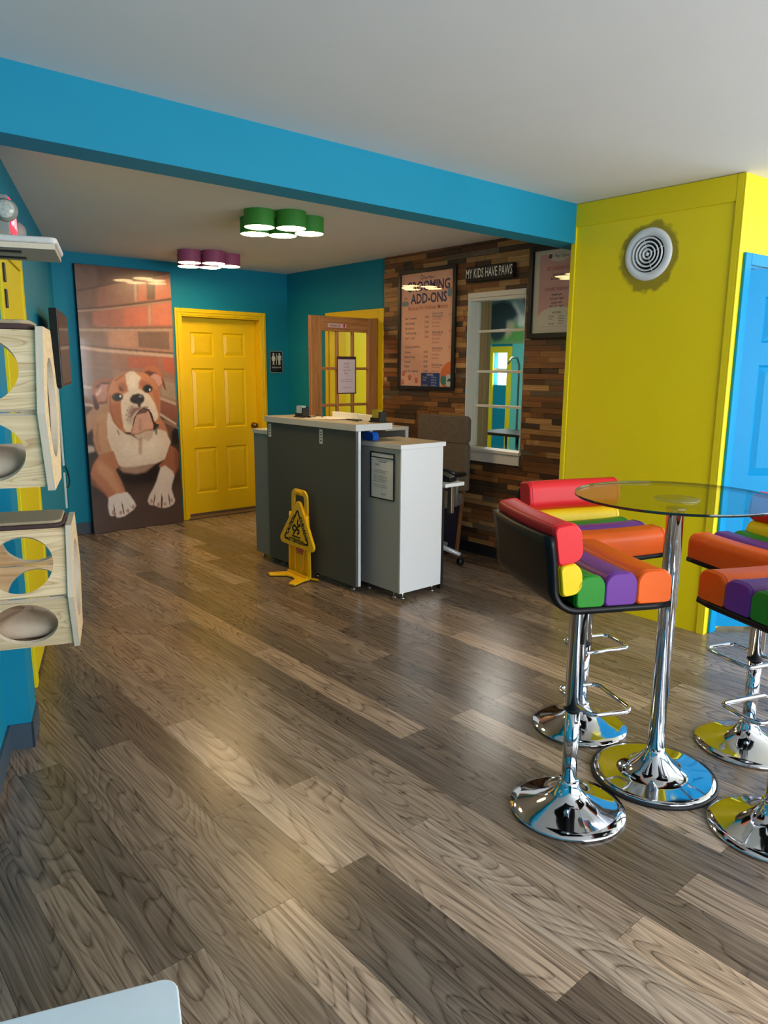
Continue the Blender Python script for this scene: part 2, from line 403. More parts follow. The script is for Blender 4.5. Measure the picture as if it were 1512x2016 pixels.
# yellow pillar ---------------------------------------------------------
def stain_mat():
    m = mat('yellow_pillar_paint', (236, 212, 0), 0.42, var=0.05, scale=3, bump=0.06, bscale=140)
    nt = m.node_tree; N = nt.nodes; K = nt.links; b = N['Principled BSDF']; src = b.inputs['Base Color'].links[0].from_socket
    tc = N.new('ShaderNodeTexCoord'); mp = N.new('ShaderNodeMapping'); mp.inputs['Location'].default_value = (0, -2.372, -2.145); K.new(tc.outputs['Object'], mp.inputs[0])
    sp = N.new('ShaderNodeVectorMath'); sp.operation = 'MULTIPLY'; sp.inputs[1].default_value = (0, 1, .92); K.new(mp.outputs[0], sp.inputs[0])
    ln = N.new('ShaderNodeVectorMath'); ln.operation = 'LENGTH'; K.new(sp.outputs[0], ln.inputs[0])
    nz = N.new('ShaderNodeTexNoise'); nz.inputs['Scale'].default_value = 16; nz.inputs['Detail'].default_value = 5; K.new(tc.outputs['Object'], nz.inputs['Vector'])
    ad = N.new('ShaderNodeMath'); ad.operation = 'MULTIPLY_ADD'; ad.inputs[1].default_value = .09; K.new(nz.outputs['Fac'], ad.inputs[0]); K.new(ln.outputs['Value'], ad.inputs[2])
    mr = N.new('ShaderNodeMapRange'); mr.inputs[1].default_value = .235; mr.inputs[2].default_value = .215; mr.inputs[3].default_value = 0; mr.inputs[4].default_value = .75; K.new(ad.outputs[0], mr.inputs[0])
    mx = N.new('ShaderNodeMix'); mx.data_type = 'RGBA'; mx.inputs[7].default_value = L((120, 104, 30)); K.new(mr.outputs[0], mx.inputs[0]); K.new(src, mx.inputs[6]); K.new(mx.outputs[2], b.inputs['Base Color'])
    return m
YP = stain_mat()
wp = MB().box(4.046, 4.62, 1.853, 2.9, 0, HN).build('wall_pillar', YP); tag(wp, 'yellow boxed out wall with the round air vent', 'wall', kind='structure')
bx('upper_board', YELW, wp, 4.036, 4.046, 1.855, 2.902, 2.373, HN - .004, .002)
bx('corner_strip', YELW, wp, 4.034, 4.046, 2.868, 2.9, 0, 2.373, .002)
bx('corner_strip', YELW, wp, 4.034, 4.046, 1.853, 1.888, 0, HN - .004, .002)
bx('corner_strip', YELW, wp, 4.034, 4.066, 1.843, 1.853, 0, HN - .004, .002)

# right rear wall with the cyan door ------------------------------------
RA = -0.078
wr = MB().box(0.0, .10, 0, .12, 0, HN).box(.95, 3.7, 0, .12, 0, HN).box(.10, .95, 0, .12, 2.06, HN).build('wall_rear', YELW)
wr.location = (4.05, 1.853, 0); wr.rotation_euler = (0, 0, RA); tag(wr, 'yellow wall strip above and beside the cyan door', 'wall', kind='structure')
d3 = thing('door_3', 'bright cyan panelled door standing ajar at the right edge', 'door', (4.05, 1.853, 0), RA, kind='structure')
bx('casing', CYAN2, d3, .045, .105, -.018, .0, 0, 2.12, .004); bx('casing', CYAN2, d3, .945, 1.005, -.018, 0, 0, 2.12, .004); bx('casing', CYAN2, d3, .105, .945, -.018, 0, 2.06, 2.12, .004)
bx('jamb', CYAN2, d3, .10, .115, 0, .12, 0, 2.06, .002); bx('jamb', CYAN2, d3, .935, .95, 0, .12, 0, 2.06, .002); bx('jamb', CYAN2, d3, .115, .935, 0, .12, 2.045, 2.06, .002)
def panel_door(parent, w, h, t, m, name='slab', both=True):
    """six panel door slab, local x 0..w, front at y=0, z 0..h"""
    st, mid = w * .145, w * .12; pw = (w - 2 * st - mid) / 2
    rows = [(h * .105, h * .345), (h * .445, h * .75), (h * .81, h * .93)]
    s = MB(); d = .012; s.box(0, w, d, t, 0, h)
    xs = [(st, st + pw), (st + pw + mid, w - st)]
    s.box(0, st, 0, d, 0, h); s.box(w - st, w, 0, d, 0, h); s.box(st + pw, st + pw + mid, 0, d, 0, h)
    zb = [0] + [v for r in rows for v in r] + [h]
    for i in range(0, len(zb), 2):
        for a, b in xs: s.box(a, b, 0, d, zb[i], zb[i + 1])
    sl = s.build(name, m, parent)
    for a, b in xs:
        for z0, z1 in rows:
            e, g = .012, .045
            v = [(a + e, d, z0 + e), (b - e, d, z0 + e), (b - e, d, z1 - e), (a + e, d, z1 - e), (a + g, .003, z0 + g), (b - g, .003, z0 + g), (b - g, .003, z1 - g), (a + g, .003, z1 - g)]
            p = MB().add(v, [(0, 1, 5, 4), (1, 2, 6, 5), (2, 3, 7, 6), (3, 0, 4, 7), (4, 5, 6, 7)])
            # sloped moulding round the recess
            v2 = [(a, 0, z0), (b, 0, z0), (b, 0, z1), (a, 0, z1), (a + e, d, z0 + e), (b - e, d, z0 + e), (b - e, d, z1 - e), (a + e, d, z1 - e)]
            p.add(v2, [(0, 1, 5, 4), (1, 2, 6, 5), (2, 3, 7, 6), (3, 0, 4, 7)])
            o = p.build('door_panel', m, parent if name != 'slab' else sl)
    return sl
sl3 = panel_door(d3, .80, 2.02, .04, CYAN2); sl3.location = (.118, .012, .02); sl3.rotation_euler = (0, 0, math.radians(-36))

# restroom door -----------------------------------------------------------
d1 = thing('door_1', 'yellow six panel restroom door in a yellow frame', 'door', (3.163, YB, 0), 0, kind='structure')
for args in ((0, .061, 0, 2.055), (.941, .999, 0, 2.055)):
    bx('casing', YEL, d1, args[0], args[1], -.018, 0, args[2], args[3], .004)
bx('casing', YEL, d1, .061, .941, -.018, 0, 1.993, 2.055, .004)
bx('jamb', YEL, d1, .061, .073, -.012, .12, 0, 1.993, .002); bx('jamb', YEL, d1, .929, .941, -.012, .12, 0, 1.993, .002); bx('jamb', YEL, d1, .073, .929, -.012, .12, 1.981, 1.993, .002)
bx('casing_bead', YEL, d1, .02, .032, -.026, -.018, 0, 2.03, .003); bx('casing_bead', YEL, d1, .967, .979, -.026, -.018, 0, 2.03, .003); bx('casing_bead', YEL, d1, .032, .967, -.026, -.018, 2.018, 2.03, .003)
sl1 = panel_door(d1, .852, 1.945, .04, YEL); sl1.location = (.075, .085, .033)
BRASS = mat('aged_brass', (150, 120, 76), 0.25, 1.0, var=.1)
MB().lathe([(0, 0), (.03, 0), (.032, .006), (.014, .012), (.012, .03), (.022, .038), (.029, .05), (.026, .062), (.012, .07), (0, .071)], (.805, 0, .87), 20, axis='y').build('knob', BRASS, sl1)
bx('threshold', mat('brown_threshold', (110, 88, 72), .5), d1, .061, .941, -.03, .13, 0, .012, .003)
bx('sweep', mat('brown_threshold', (110, 88, 72)), d1, .075, .927, .078, .085, .014, .034, .001)

# staff doorway with the wooden glazed door --------------------------------
d2 = thing('door_2', 'open wooden glazed staff door with nine panes in a yellow frame', 'door', (XE, 5.23, 0), 0, kind='structure')
for y0, y1, z0, z1 in ((-.072, 0, 0, 2.035), (.77, .81, 0, 2.035), (0, .77, 1.95, 2.035)):
    bx('casing', YEL, d2, -.02, 0, y0, y1, z0, z1, .004)
bx('jamb', YEL, d2, 0, .2, .755, .77, 0, 1.95, .002); bx('jamb', YEL, d2, 0, .2, 0, .012, 0, 1.95, .002); bx('jamb', YEL, d2, 0, .2, .012, .755, 1.938, 1.95, .002)
DW = wood_mat('pine_door_wood', (178, 122, 66), (136, 86, 42), axis=2, ring=6, fine=60, rough=.4, contrast=.3)
DWH = wood_mat('pine_door_wood_cross', (178, 122, 66), (136, 86, 42), axis=0, ring=6, fine=60, rough=.4, contrast=.3)
leaf = group_part('door_leaf', d2); leaf.location = (-.76, .005, .012)
wl, hl, tl = .75, 1.93, .036
bx('stile', DW, leaf, 0, .115, 0, tl, 0, hl, .003); bx('stile', DW, leaf, wl - .115, wl, 0, tl, 0, hl, .003)
bx('rail', DWH, leaf, .115, wl - .115, 0, tl, hl - .125, hl, .003); bx('rail', DWH, leaf, .115, wl - .115, 0, tl, 0, .22, .003)
gx0, gx1, gz0, gz1 = .115, wl - .115, .22, hl - .125
nr, nc = 5, 3
pw_, ph_ = (gx1 - gx0) / nc, (gz1 - gz0) / nr
for i in range(1, nc): bx('muntin', DW, leaf, gx0 + i * pw_ - .012, gx0 + i * pw_ + .012, .004, tl - .004, gz0, gz1, .003)
for j in range(1, nr): bx('muntin', DWH, leaf, gx0, gx1, .005, tl - .005, gz0 + j * ph_ - .012, gz0 + j * ph_ + .012, .003)
for i in range(nc):
    for j in range(nr): bx('pane', GLASS, leaf, gx0 + i * pw_ + .012, gx0 + (i + 1) * pw_ - .012, .016, .02, gz0 + j * ph_ + .012, gz0 + (j + 1) * ph_ - .012, 0)

# inner window -------------------------------------------------------------
w1 = thing('window_1', 'white framed inner window in the wooden strip wall', 'window', (XWD, 4.13, 0), FACE_X, kind='structure')
# local x to the right (world -y), y into the wall
CREAM = mat('cream_window_paint', (222, 216, 204), .45, var=.05); PINE = wood_mat('pine_jamb', (196, 148, 96), (160, 112, 66), axis=2, ring=4, fine=40, rough=.5, contrast=.3)
bx('casing', CREAM, w1, 0, .004, -.004, .015, .77, 2.09, .002); bx('casing', CREAM, w1, .574, .58, -.004, .015, .77, 2.09, .001)
bx('head_casing', CREAM, w1, .004, .574, -.004, .015, 2.05, 2.09, .002)
bx('reveal', CREAM, w1, .0045, .008, .0, .11, .86, 2.05, 0); bx('reveal', CREAM, w1, .566, .575, .015, .11, .86, 2.05, 0); bx('reveal', CREAM, w1, .003, .566, .015, .11, 2.03, 2.05, 0)
bx('sill', CREAM, w1, -.004, .59, -.03, .11, .855, .88, .004); bx('apron', CREAM, w1, 0, .58, -.014, .01, .775, .855, .003)
bx('inner_jamb', PINE, w1, .0045, .014, .135, .27, .86, 2.05, .002); bx('inner_jamb', PINE, w1, .55, .575, .135, .27, .86, 2.05, .002)
for z_ in (1.212, 1.485, 1.80): bx('glazing_bar', CREAM, w1, .014, .55, .105, .13, z_ - .01, z_ + .01, .002)
bx('sash_stile', CREAM, w1, .008, .018, .10, .135, .88, 2.03, .002); bx('sash_stile', CREAM, w1, .55, .566, .10, .135, .88, 2.03, .002)
for a, b in ((.88, 1.2), (1.224, 1.473), (1.497, 1.788), (1.812, 2.03)): bx('pane', GLASS, w1, .014, .55, .116, .119, a, b, 0)

# left wall -------------------------------------------------------------------
wl_ = MB().box(-2.7, 3.03, .03, .16, 0, HN).box(3.03, 7.45, 0, .13, 0, HN).build('wall_left', CYAN)
wl_.location = LW(0, 0, 0); wl_.rotation_euler = (0, 0, RW); tag(wl_, 'teal left wall running at an angle to the back wall', 'wall', kind='structure')
pil = MB().box(3.025, 3.21, -.055, .03, 0, HN).build('trim_2', CYAN); pil.location = LW(0, 0, 0); pil.rotation_euler = (0, 0, RW)
tag(pil, 'blue boxed pilaster on the left wall below the beam', 'pilaster', kind='structure')
bl = MB().box(-2.7, 3.02, .02, .03, 0, .105).box(3.017, 3.218, -.063, -.055, 0, .105).box(3.017, 3.025, -.063, .03, 0, .105).box(3.218, 3.6, -.008, 0, 0, .105).box(4.55, 7.2, -.008, 0, 0, .105)
bl = bl.build('baseboard_left', BASEB); bl.location = LW(0, 0, 0); bl.rotation_euler = (0, 0, RW); tag(bl, 'dark blue grey vinyl baseboard along the left wall', 'baseboard', kind='structure')
bb = MB().box(2.1, 3.163, YB - .008, YB, 0, .105).box(4.163, 4.44, YB - .008, YB, 0, .105).build('baseboard_back', BASEB); tag(bb, 'dark vinyl baseboard along the back wall', 'baseboard', kind='structure')
br = MB().box(XE - .01, XE, 2.9, 5.15, 0, .093).box(XE - .01, XE, 6.05, YB, 0, .093).build('baseboard_right', mat('black_vinyl_base', (30, 30, 34), .5)); tag(br, 'black baseboard below the wooden strip wall', 'baseboard', kind='structure')
d4 = thing('door_4', 'pale yellow door edge on the left wall behind the cat boxes', 'door', LW(3.62, 0, 0), RW, kind='structure')
bx('casing', YELW, d4, 0, .07, -.02, 0, 0, 2.06, .004); bx('casing', YELW, d4, .82, .89, -.02, 0, 0, 2.06, .004); bx('casing', YELW, d4, .07, .82, -.02, 0, 1.99, 2.06, .004)
bx('slab', YELW, d4, .072, .818, -.012, 0, .02, 1.985, .002)
for z_ in (.3, 1.02, 1.75, 1.86): bx('hinge', BLACK, d4, .055, .085, -.03, -.012, z_, z_ + .08, .003)

# front of the building: street windows behind the camera ----------------------
wf = MB().box(-2.2, .4, YF - .12, YF, 0, HN).box(7.1, XR + .1, YF - .12, YF, 0, HN).box(.4, 7.1, YF - .12, YF, 0, .3).box(.4, 7.1, YF - .12, YF, 2.4, HN).build('wall_front', CYAN)
tag(wf, 'street side wall with the wide shop windows', 'wall', kind='structure')
ALU = mat('aluminium_frame', (190, 192, 195), .35, .8)
w2 = thing('window_2', 'wide aluminium shop window facing the street', 'window', (.4, YF, 0), 0, kind='structure')
bx('frame', ALU, w2, 0, 6.7, -.08, -.02, .3, .36, .004); bx('frame', ALU, w2, 0, 6.7, -.08, -.02, 2.34, 2.4, .004)
for i in range(5): bx('mullion', ALU, w2, i * 1.66, i * 1.66 + .06, -.08, -.02, .36, 2.34, .004)
for i in range(4): bx('pane', GLASS, w2, i * 1.66 + .06, (i + 1) * 1.66, -.052, -.048, .36, 2.34, 0)
wx_ = MB().box(XR, XR + .12, YF - .1, -1.5, 0, HN).box(XR, XR + .12, -1.5, 1.5, 0, .6).box(XR, XR + .12, -1.5, 1.5, 2.3, HN).box(XR, XR + .12, 1.5, 6.30, 0, HN).box(XR, XR + .12, 6.62, 6.95, 0, HN).box(XR, XR + .12, 6.30, 6.62, 0, 1.3).box(XR, XR + .12, 6.30, 6.62, 1.72, HN)
wx_ = wx_.build('wall_far_right', CYAN); tag(wx_, 'far right wall with a side window', 'wall', kind='structure')
w3 = thing('window_3', 'side window in the far right wall', 'window', (XR, 1.5, 0), FACE_X, kind='structure')
bx('frame', ALU, w3, 0, 3, .02, .08, .6, .66, .004); bx('frame', ALU, w3, 0, 3, .02, .08, 2.24, 2.3, .004)
for i in range(3): bx('mullion', ALU, w3, i * 1.47, i * 1.47 + .06, .02, .08, .66, 2.24, .004)
for i in range(2): bx('pane', GLASS, w3, i * 1.47 + .06, (i + 1) * 1.47, .048, .052, .66, 2.24, 0)

# grooming room behind the wall -------------------------------------------------
TEAL2 = mat('aqua_wall_paint', (96, 186, 182), .5, var=.03, scale=5)
pt_ = MB().box(4.62, XR, 2.9, 2.98, 0, HN).build('wall_groom', TEAL2); tag(pt_, 'aqua wall of the grooming room beyond the inner window', 'wall', kind='structure')
pn = MB().box(4.64, XR, YB - .012, YB, 0, HB).box(XR - .012, XR, 2.98, 6.28, 0, HB).box(XR - .012, XR, 6.64, YB, 0, HB).build('trim_3', TEAL2); tag(pn, 'aqua wall facing in the grooming room', 'wall panel', kind='structure')
yp = MB().box(4.66, 5.75, 6.2, 6.26, 0, HB).box(5.13, 5.17, 6.17, 6.2, 0, 2.1).box(4.70, 4.74, 6.17, 6.2, 0, 2.1).box(4.74, 5.13, 6.17, 6.2, 2.04, 2.1).build('wall_inner', YELW); tag(yp, 'yellow partition seen through the glazed staff door', 'wall', kind='structure')
hp = thing('lever_lockset', 'steel lever lockset seen through the glazed staff door', 'lockset', (5.24, 6.2, 1.18), 0)
bx('back_plate', STEEL, hp, -.02, .02, -.008, 0, -.09, .09, .003); MB().tube([(0, -.01, .03), (0, -.045, .03), (.07, -.05, .03)], .007).build('lever', STEEL, hp)
w4 = thing('window_4', 'small bright window with yellow frame in the grooming room', 'window', (XR, 6.64, 0), FACE_X, kind='structure')
bx('frame', YELW, w4, 0, .05, -.03, 0, .0, 1.8, .004); bx('frame', YELW, w4, .29, .36, -.03, 0, 0, 1.8, .004); bx('frame', YELW, w4, .05, .29, -.03, 0, 1.72, 1.8, .004)
bx('rail', WHITE, w4, .02, .34, .02, .06, 1.48, 1.52, .004); bx('pane', GLASS, w4, .02, .34, .04, .044, 1.3, 1.48, 0); bx('pane', GLASS, w4, .02, .34, .04, .044, 1.52, 1.72, 0)
gl = thing('added_fill_panel', 'added unseen ceiling panel that brightens the grooming room', 'lamp', (6.0, 5.2, HB), 0)  # added out of view to brighten the room behind the inner window
bx('frame', WHITE, gl, -.62, .62, -.32, .32, -.03, -.002, .004); bx('diffuser', mat('fill_panel_glow', (255, 250, 240), .5, emit=(255, 250, 240), estr=20.0), gl, -.58, .58, -.28, .28, -.036, -.03, 0)

# traced print of the bulldog photo: (colour, softness, x,y,... in thousandths of the canvas)
DOG = [
 ((104,66,54),6,[-18,-2,485,-10,1023,-6,1021,2,463,50,210,76,-21,98]),
 ((150,96,78),4,[-21,98,210,76,463,50,1021,2,1014,101,517,134,250,150,-19,162]),
 ((168,102,80),4,[-19,162,250,150,517,134,1014,101,999,211,504,220,-17,227]),
 ((176,128,106),4,[-17,227,504,220,999,211,992,311,560,303,227,296,-14,286]),
 ((160,112,92),5,[-14,286,227,296,560,303,992,311,988,409,480,378,-14,363]),
 ((160,124,104),5,[-14,363,480,378,988,409,988,513,814,489,-1,439]),
 ((128,84,68),4,[-1,439,814,489,988,513,995,599,804,552,1,505]),
 ((110,76,64),5,[1,505,804,552,995,599,994,677,792,638,-14,600]),
 ((140,108,92),12,[-43,233,276,231,315,408,91,505,-13,515]),
 ((120,86,72),14,[-7,9,221,5,187,219,-30,228]),
 ((196,100,70),3,[639,50,731,42,727,111,622,119]),
 ((205,112,80),3,[830,36,1008,22,998,95,819,108]),
 ((104,70,60),3,[735,43,825,37,815,106,727,111]),
 ((150,100,82),5,[300,78,583,59,581,120,278,138]),
 ((196,104,78),4,[482,147,724,133,720,205,465,212]),
 ((200,112,84),4,[774,127,998,113,993,201,763,205]),
 ((165,98,78),6,[144,165,448,148,438,211,143,215]),
 ((128,98,84),4,[605,232,953,227,950,298,603,291]),
 ((186,134,108),5,[315,235,571,232,569,289,294,286]),
 ((178,96,72),4,[475,327,809,327,808,380,482,368]),
 ((186,92,66),3,[859,327,996,330,990,394,858,380]),
 ((165,140,118),4,[838,420,990,430,990,496,830,476]),
 ((142,82,64),3,[813,496,992,519,993,584,804,552]),
 ((84,58,50),2,[-21,94,210,73,463,46,1022,-2,1021,5,462,53,209,79,-22,101]),
 ((84,58,50),2,[-19,158,250,146,518,130,1015,98,1014,105,517,137,249,153,-20,165]),
 ((168,134,112),2,[-20,165,249,153,517,138,1014,105,1013,111,516,143,248,159,-21,171]),
 ((120,90,76),2,[-17,223,505,217,999,208,998,215,504,224,-18,230]),
 ((176,146,126),2,[-18,230,504,224,998,215,997,223,503,232,-19,238]),
 ((110,84,72),2,[-14,283,227,293,561,300,992,308,991,315,560,307,226,300,-15,289]),
 ((198,164,142),2,[-15,290,226,300,559,307,991,316,989,328,558,319,224,312,-16,301]),
 ((150,112,94),2,[-13,360,481,374,989,405,987,413,480,382,-14,367]),
 ((190,160,140),2,[0,434,814,483,989,507,987,518,813,494,-1,444]),
 ((205,176,158),2,[2,500,805,547,996,594,994,604,804,557,1,510]),
 ((180,140,118),3,[595,54,625,52,618,119,588,121]),
 ((186,140,118),3,[731,130,767,128,758,206,724,207]),
 ((170,130,110),2,[989,23,1026,20,1018,95,983,96]),
 ((66,50,47),8,[-29,669,173,676,435,739,752,726,937,656,1026,657,1030,1027,-17,1018]),
 ((84,64,59),30,[8,862,521,854,1010,849,1025,1023,-12,1018]),
 ((38,29,31),16,[271,751,474,751,750,742,778,769,695,821,463,823,342,812]),
 ((34,27,28),6,[919,625,1015,580,1012,677,913,671]),
 ((150,112,92),3,[829,571,1000,603,998,614,838,584]),
 ((190,142,108),6,[0,548,101,512,240,502,261,553,225,662,141,690,66,645,5,634]),
 ((64,46,42),8,[-6,616,64,595,84,653,107,693,-6,702]),
 ((196,176,166),5,[-8,659,58,663,70,682,-3,686]),
 ((203,150,110),5,[69,606,114,552,235,531,278,575,271,685,312,744,230,757,97,693,63,645]),
 ((184,128,92),5,[79,624,111,574,130,574,111,646,141,694,94,682]),
 ((196,122,80),4,[768,548,838,586,885,633,831,632,771,601]),
 ((226,205,186),4,[234,534,290,560,373,609,551,651,769,608,854,621,903,664,864,702,827,732,706,749,557,753,473,759,350,756,283,733,242,681,209,633,213,574]),
 ((236,219,203),30,[330,627,529,662,766,631,847,671,754,715,540,726,358,708]),
 ((190,156,138),5,[543,640,579,641,562,708,533,707]),
 ((170,134,118),6,[301,750,474,753,717,747,596,777,490,782,348,771]),
 ((188,118,78),2,[261,685,311,748,269,758,323,804,366,854,335,860,173,867,127,843,17,804,8,767,38,732,111,697]),
 ((210,146,104),14,[89,714,230,754,300,818,336,849,255,854,155,789,63,754]),
 ((138,82,58),6,[16,778,73,812,147,844,183,865,118,843,11,807]),
 ((230,218,214),2,[175,865,255,853,377,850,415,870,453,894,466,909,438,922,417,927,364,938,322,946,250,948,232,935,202,940,173,933,162,899]),
 ((96,70,66),1,[304,884,323,901,333,937,321,936,312,908]),
 ((96,70,66),1,[223,887,233,913,238,937,226,934,221,912]),
 ((96,70,66),1,[373,878,400,903,432,923,410,913]),
 ((188,150,142),1,[232,926,229,930,224,934,216,935,208,935,201,933,197,929,196,925,198,920,204,917,211,915,219,915,226,918,231,921]),
 ((188,150,142),1,[310,930,308,933,303,936,296,937,289,937,283,935,279,932,278,929,280,925,285,922,291,921,298,921,305,923,309,926]),
 ((188,150,142),1,[389,926,387,929,381,932,373,933,365,933,358,931,354,928,352,924,355,921,360,918,368,917,376,917,383,919,388,922]),
 ((188,150,142),1,[448,913,446,917,442,920,436,921,430,921,425,919,422,916,421,912,423,908,427,904,433,903,439,903,444,905,447,908]),
 ((168,98,64),2,[890,675,954,691,987,711,979,770,928,800,908,784,834,759,768,769,748,757,827,732,864,702]),
 ((140,78,54),8,[943,695,990,711,979,770,940,792]),
 ((224,207,199),2,[768,765,824,757,908,784,927,803,888,841,881,857,904,889,918,905,899,920,843,929,787,932,723,926,671,916,618,911,597,895,624,872,682,840,718,814]),
 ((96,70,66),1,[764,871,774,892,762,929,742,928,750,896]),
 ((96,70,66),1,[683,867,689,882,667,914,656,914,676,882]),
 ((96,70,66),1,[843,871,855,891,856,920,845,920,841,894]),
 ((192,152,144),1,[658,898,656,903,651,907,644,908,636,908,629,906,625,902,624,897,627,893,632,889,639,887,647,888,653,890,657,894]),
 ((192,152,144),1,[737,915,734,919,729,922,722,924,714,923,708,921,703,918,702,914,704,910,710,907,717,905,724,906,731,908,735,911]),
 ((192,152,144),1,[811,916,808,920,804,923,797,924,791,924,785,922,781,919,780,915,782,911,787,908,793,906,800,906,806,908,810,912]),
 ((192,152,144),1,[892,905,889,909,884,912,876,914,869,913,862,911,857,908,856,903,859,899,864,896,871,894,879,895,886,897,890,900]),
 ((166,97,62),2,[314,407,263,411,185,410,116,419,84,441,75,466,79,502,100,523,123,529,144,520,142,498,201,496,251,494,266,458,322,418]),
 ((192,132,116),3,[266,426,183,427,132,441,109,466,126,480,135,496,211,494,240,469,239,444]),
 ((224,186,170),3,[113,466,148,458,180,444,178,455,141,473,117,473]),
 ((94,56,50),3,[81,473,103,469,124,491,146,516,123,529,95,520]),
 ((104,62,48),3,[122,439,183,424,271,424,265,431,182,431,135,451]),
 ((188,108,64),2,[612,383,667,366,742,359,804,370,845,389,862,419,889,459,868,454,844,430,826,442,787,453,755,416,683,401]),
 ((212,152,136),2,[706,390,759,387,832,404,844,430,794,442,755,416,709,405]),
 ((108,60,42),2,[646,383,697,380,807,390,748,392,698,407]),
 ((90,56,48),2,[842,404,857,415,888,459,863,449,844,430]),
 ((206,130,78),2,[478,383,406,392,324,407,275,433,246,462,235,502,249,538,278,571,334,601,392,620,473,624,620,615,749,604,785,590,802,533,809,487,792,453,754,419,684,394,591,385]),
 ((186,112,66),8,[269,502,369,502,372,546,394,601,345,595,280,560,253,531]),
 ((188,110,64),8,[728,453,792,457,806,502,784,548,753,502]),
 ((168,98,60),2,[254,469,268,469,268,524,300,571,359,603,345,604,283,575,252,524]),
 ((170,98,58),2,[322,414,405,396,478,385,480,388,415,400,331,423]),
 ((228,209,189),3,[441,394,489,383,540,384,609,405,591,424,571,450,602,454,643,457,703,480,751,514,778,552,770,570,731,578,694,540,633,525,559,532,503,561,488,591,453,617,412,616,385,598,375,561,372,517,381,487,415,469,467,458,450,436]),
 ((240,224,208),16,[486,399,547,402,550,450,488,454,471,428]),
 ((176,104,66),5,[350,429,421,423,448,438,449,456,395,463,358,454]),
 ((120,72,58),4,[358,443,389,440,416,458,376,458]),
 ((178,104,66),5,[580,422,628,416,690,427,709,436,624,442,583,439]),
 ((74,48,40),3,[403,480,395,487,377,493,352,496,324,496,300,493,283,487,279,480,286,473,304,467,329,464,357,464,381,467,398,473]),
 ((24,20,21),2,[390,481,386,487,374,492,357,494,339,494,324,492,313,487,310,481,315,475,327,470,343,467,361,467,377,470,387,475]),
 ((206,206,212),1,[385,477,383,479,380,481,375,482,369,482,365,481,362,479,361,477,362,475,366,473,371,472,376,472,381,473,384,475]),
 ((70,46,38),3,[733,450,726,457,709,462,684,466,658,466,635,463,620,457,615,450,622,443,639,437,663,434,689,434,712,437,728,442]),
 ((24,20,21),2,[712,450,707,456,696,461,682,464,666,464,652,461,643,456,640,450,644,444,655,439,670,436,686,436,700,438,709,443]),
 ((206,206,212),1,[708,454,706,457,703,459,699,460,695,460,692,459,689,457,689,454,690,452,693,449,697,448,701,448,705,449,707,451]),
 ((176,150,138),12,[459,513,551,517,504,554,478,587,438,583,433,546]),
 ((44,35,38),2,[471,487,506,472,569,467,620,474,635,487,615,502,588,510,583,525,560,521,552,509,511,506,476,499]),
 ((132,126,132),2,[610,479,608,481,602,482,594,483,584,483,576,482,571,481,569,479,571,477,577,476,585,475,595,475,603,476,609,477]),
 ((20,16,18),2,[545,496,543,498,536,500,527,501,517,501,508,500,502,498,500,496,503,495,509,493,518,492,528,492,537,493,543,495]),
 ((20,16,18),2,[626,495,624,497,620,499,614,500,607,500,602,499,598,497,597,495,598,492,603,491,609,490,615,490,621,491,625,492]),
 ((142,106,102),4,[498,524,560,521,592,522,645,517,674,532,601,526,538,536,494,550,462,561,475,539]),
 ((214,160,140),3,[514,554,568,543,621,532,673,540,700,570,711,606,663,608,621,608,556,622,493,625,474,618,499,587]),
 ((108,72,72),3,[533,552,569,536,622,528,663,535,651,543,567,548]),
 ((58,40,42),1,[483,591,502,565,534,547,569,532,617,524,674,531,706,547,723,578,753,589,785,591,771,598,726,611,707,609,718,593,698,568,671,537,617,529,574,536,537,550,512,569,492,591,479,613]),
 ((50,36,36),2,[382,615,453,617,470,626,421,626]),
 ((186,140,122),5,[554,565,586,562,573,614,546,618]),
 ((208,182,164),4,[493,628,555,625,620,615,715,612,690,642,645,656,574,640,531,646]),
 ((130,100,90),2,[309,601,328,608,339,630,325,623]),
 ((96,112,86),3,[731,612,757,608,750,631,732,633]),
 ((120,92,86),1,[448,531,447,532,445,533,442,534,439,534,436,533,434,532,433,531,434,530,436,530,439,529,442,529,445,530,447,531]),
 ((120,92,86),1,[472,539,471,540,469,541,466,541,463,541,460,541,458,540,458,539,459,538,461,537,464,537,467,537,470,537,472,538]),
 ((120,92,86),1,[430,550,429,551,427,552,424,552,421,552,418,552,416,551,415,550,416,549,418,548,421,548,424,548,427,548,429,549]),
 ((120,92,86),1,[459,557,458,558,456,559,453,560,450,560,447,559,445,558,445,557,446,556,448,556,451,555,454,555,457,556,459,556]),
 ((120,92,86),1,[484,528,483,529,481,530,478,530,475,530,472,530,470,529,470,528,471,527,473,526,476,526,479,526,482,526,483,527]),
 ((120,92,86),1,[437,568,436,569,434,570,431,571,428,571,425,570,423,569,423,568,424,567,426,567,429,566,432,566,435,567,436,567]),
 ((120,92,86),1,[514,532,513,533,511,533,508,534,505,534,502,533,500,533,500,532,501,531,503,530,506,530,509,530,512,530,514,531]),
 ((120,92,86),1,[496,517,495,518,493,519,490,519,487,519,484,519,482,518,482,517,482,516,485,515,488,515,491,515,494,515,495,516]),
 ((120,92,86),1,[672,521,672,522,669,523,666,523,663,523,660,523,658,522,658,521,659,520,661,519,664,519,667,519,670,519,672,520]),
 ((120,92,86),1,[692,532,691,533,689,534,686,534,683,534,680,534,678,533,677,532,678,531,680,530,683,530,687,530,689,531,691,531]),
]

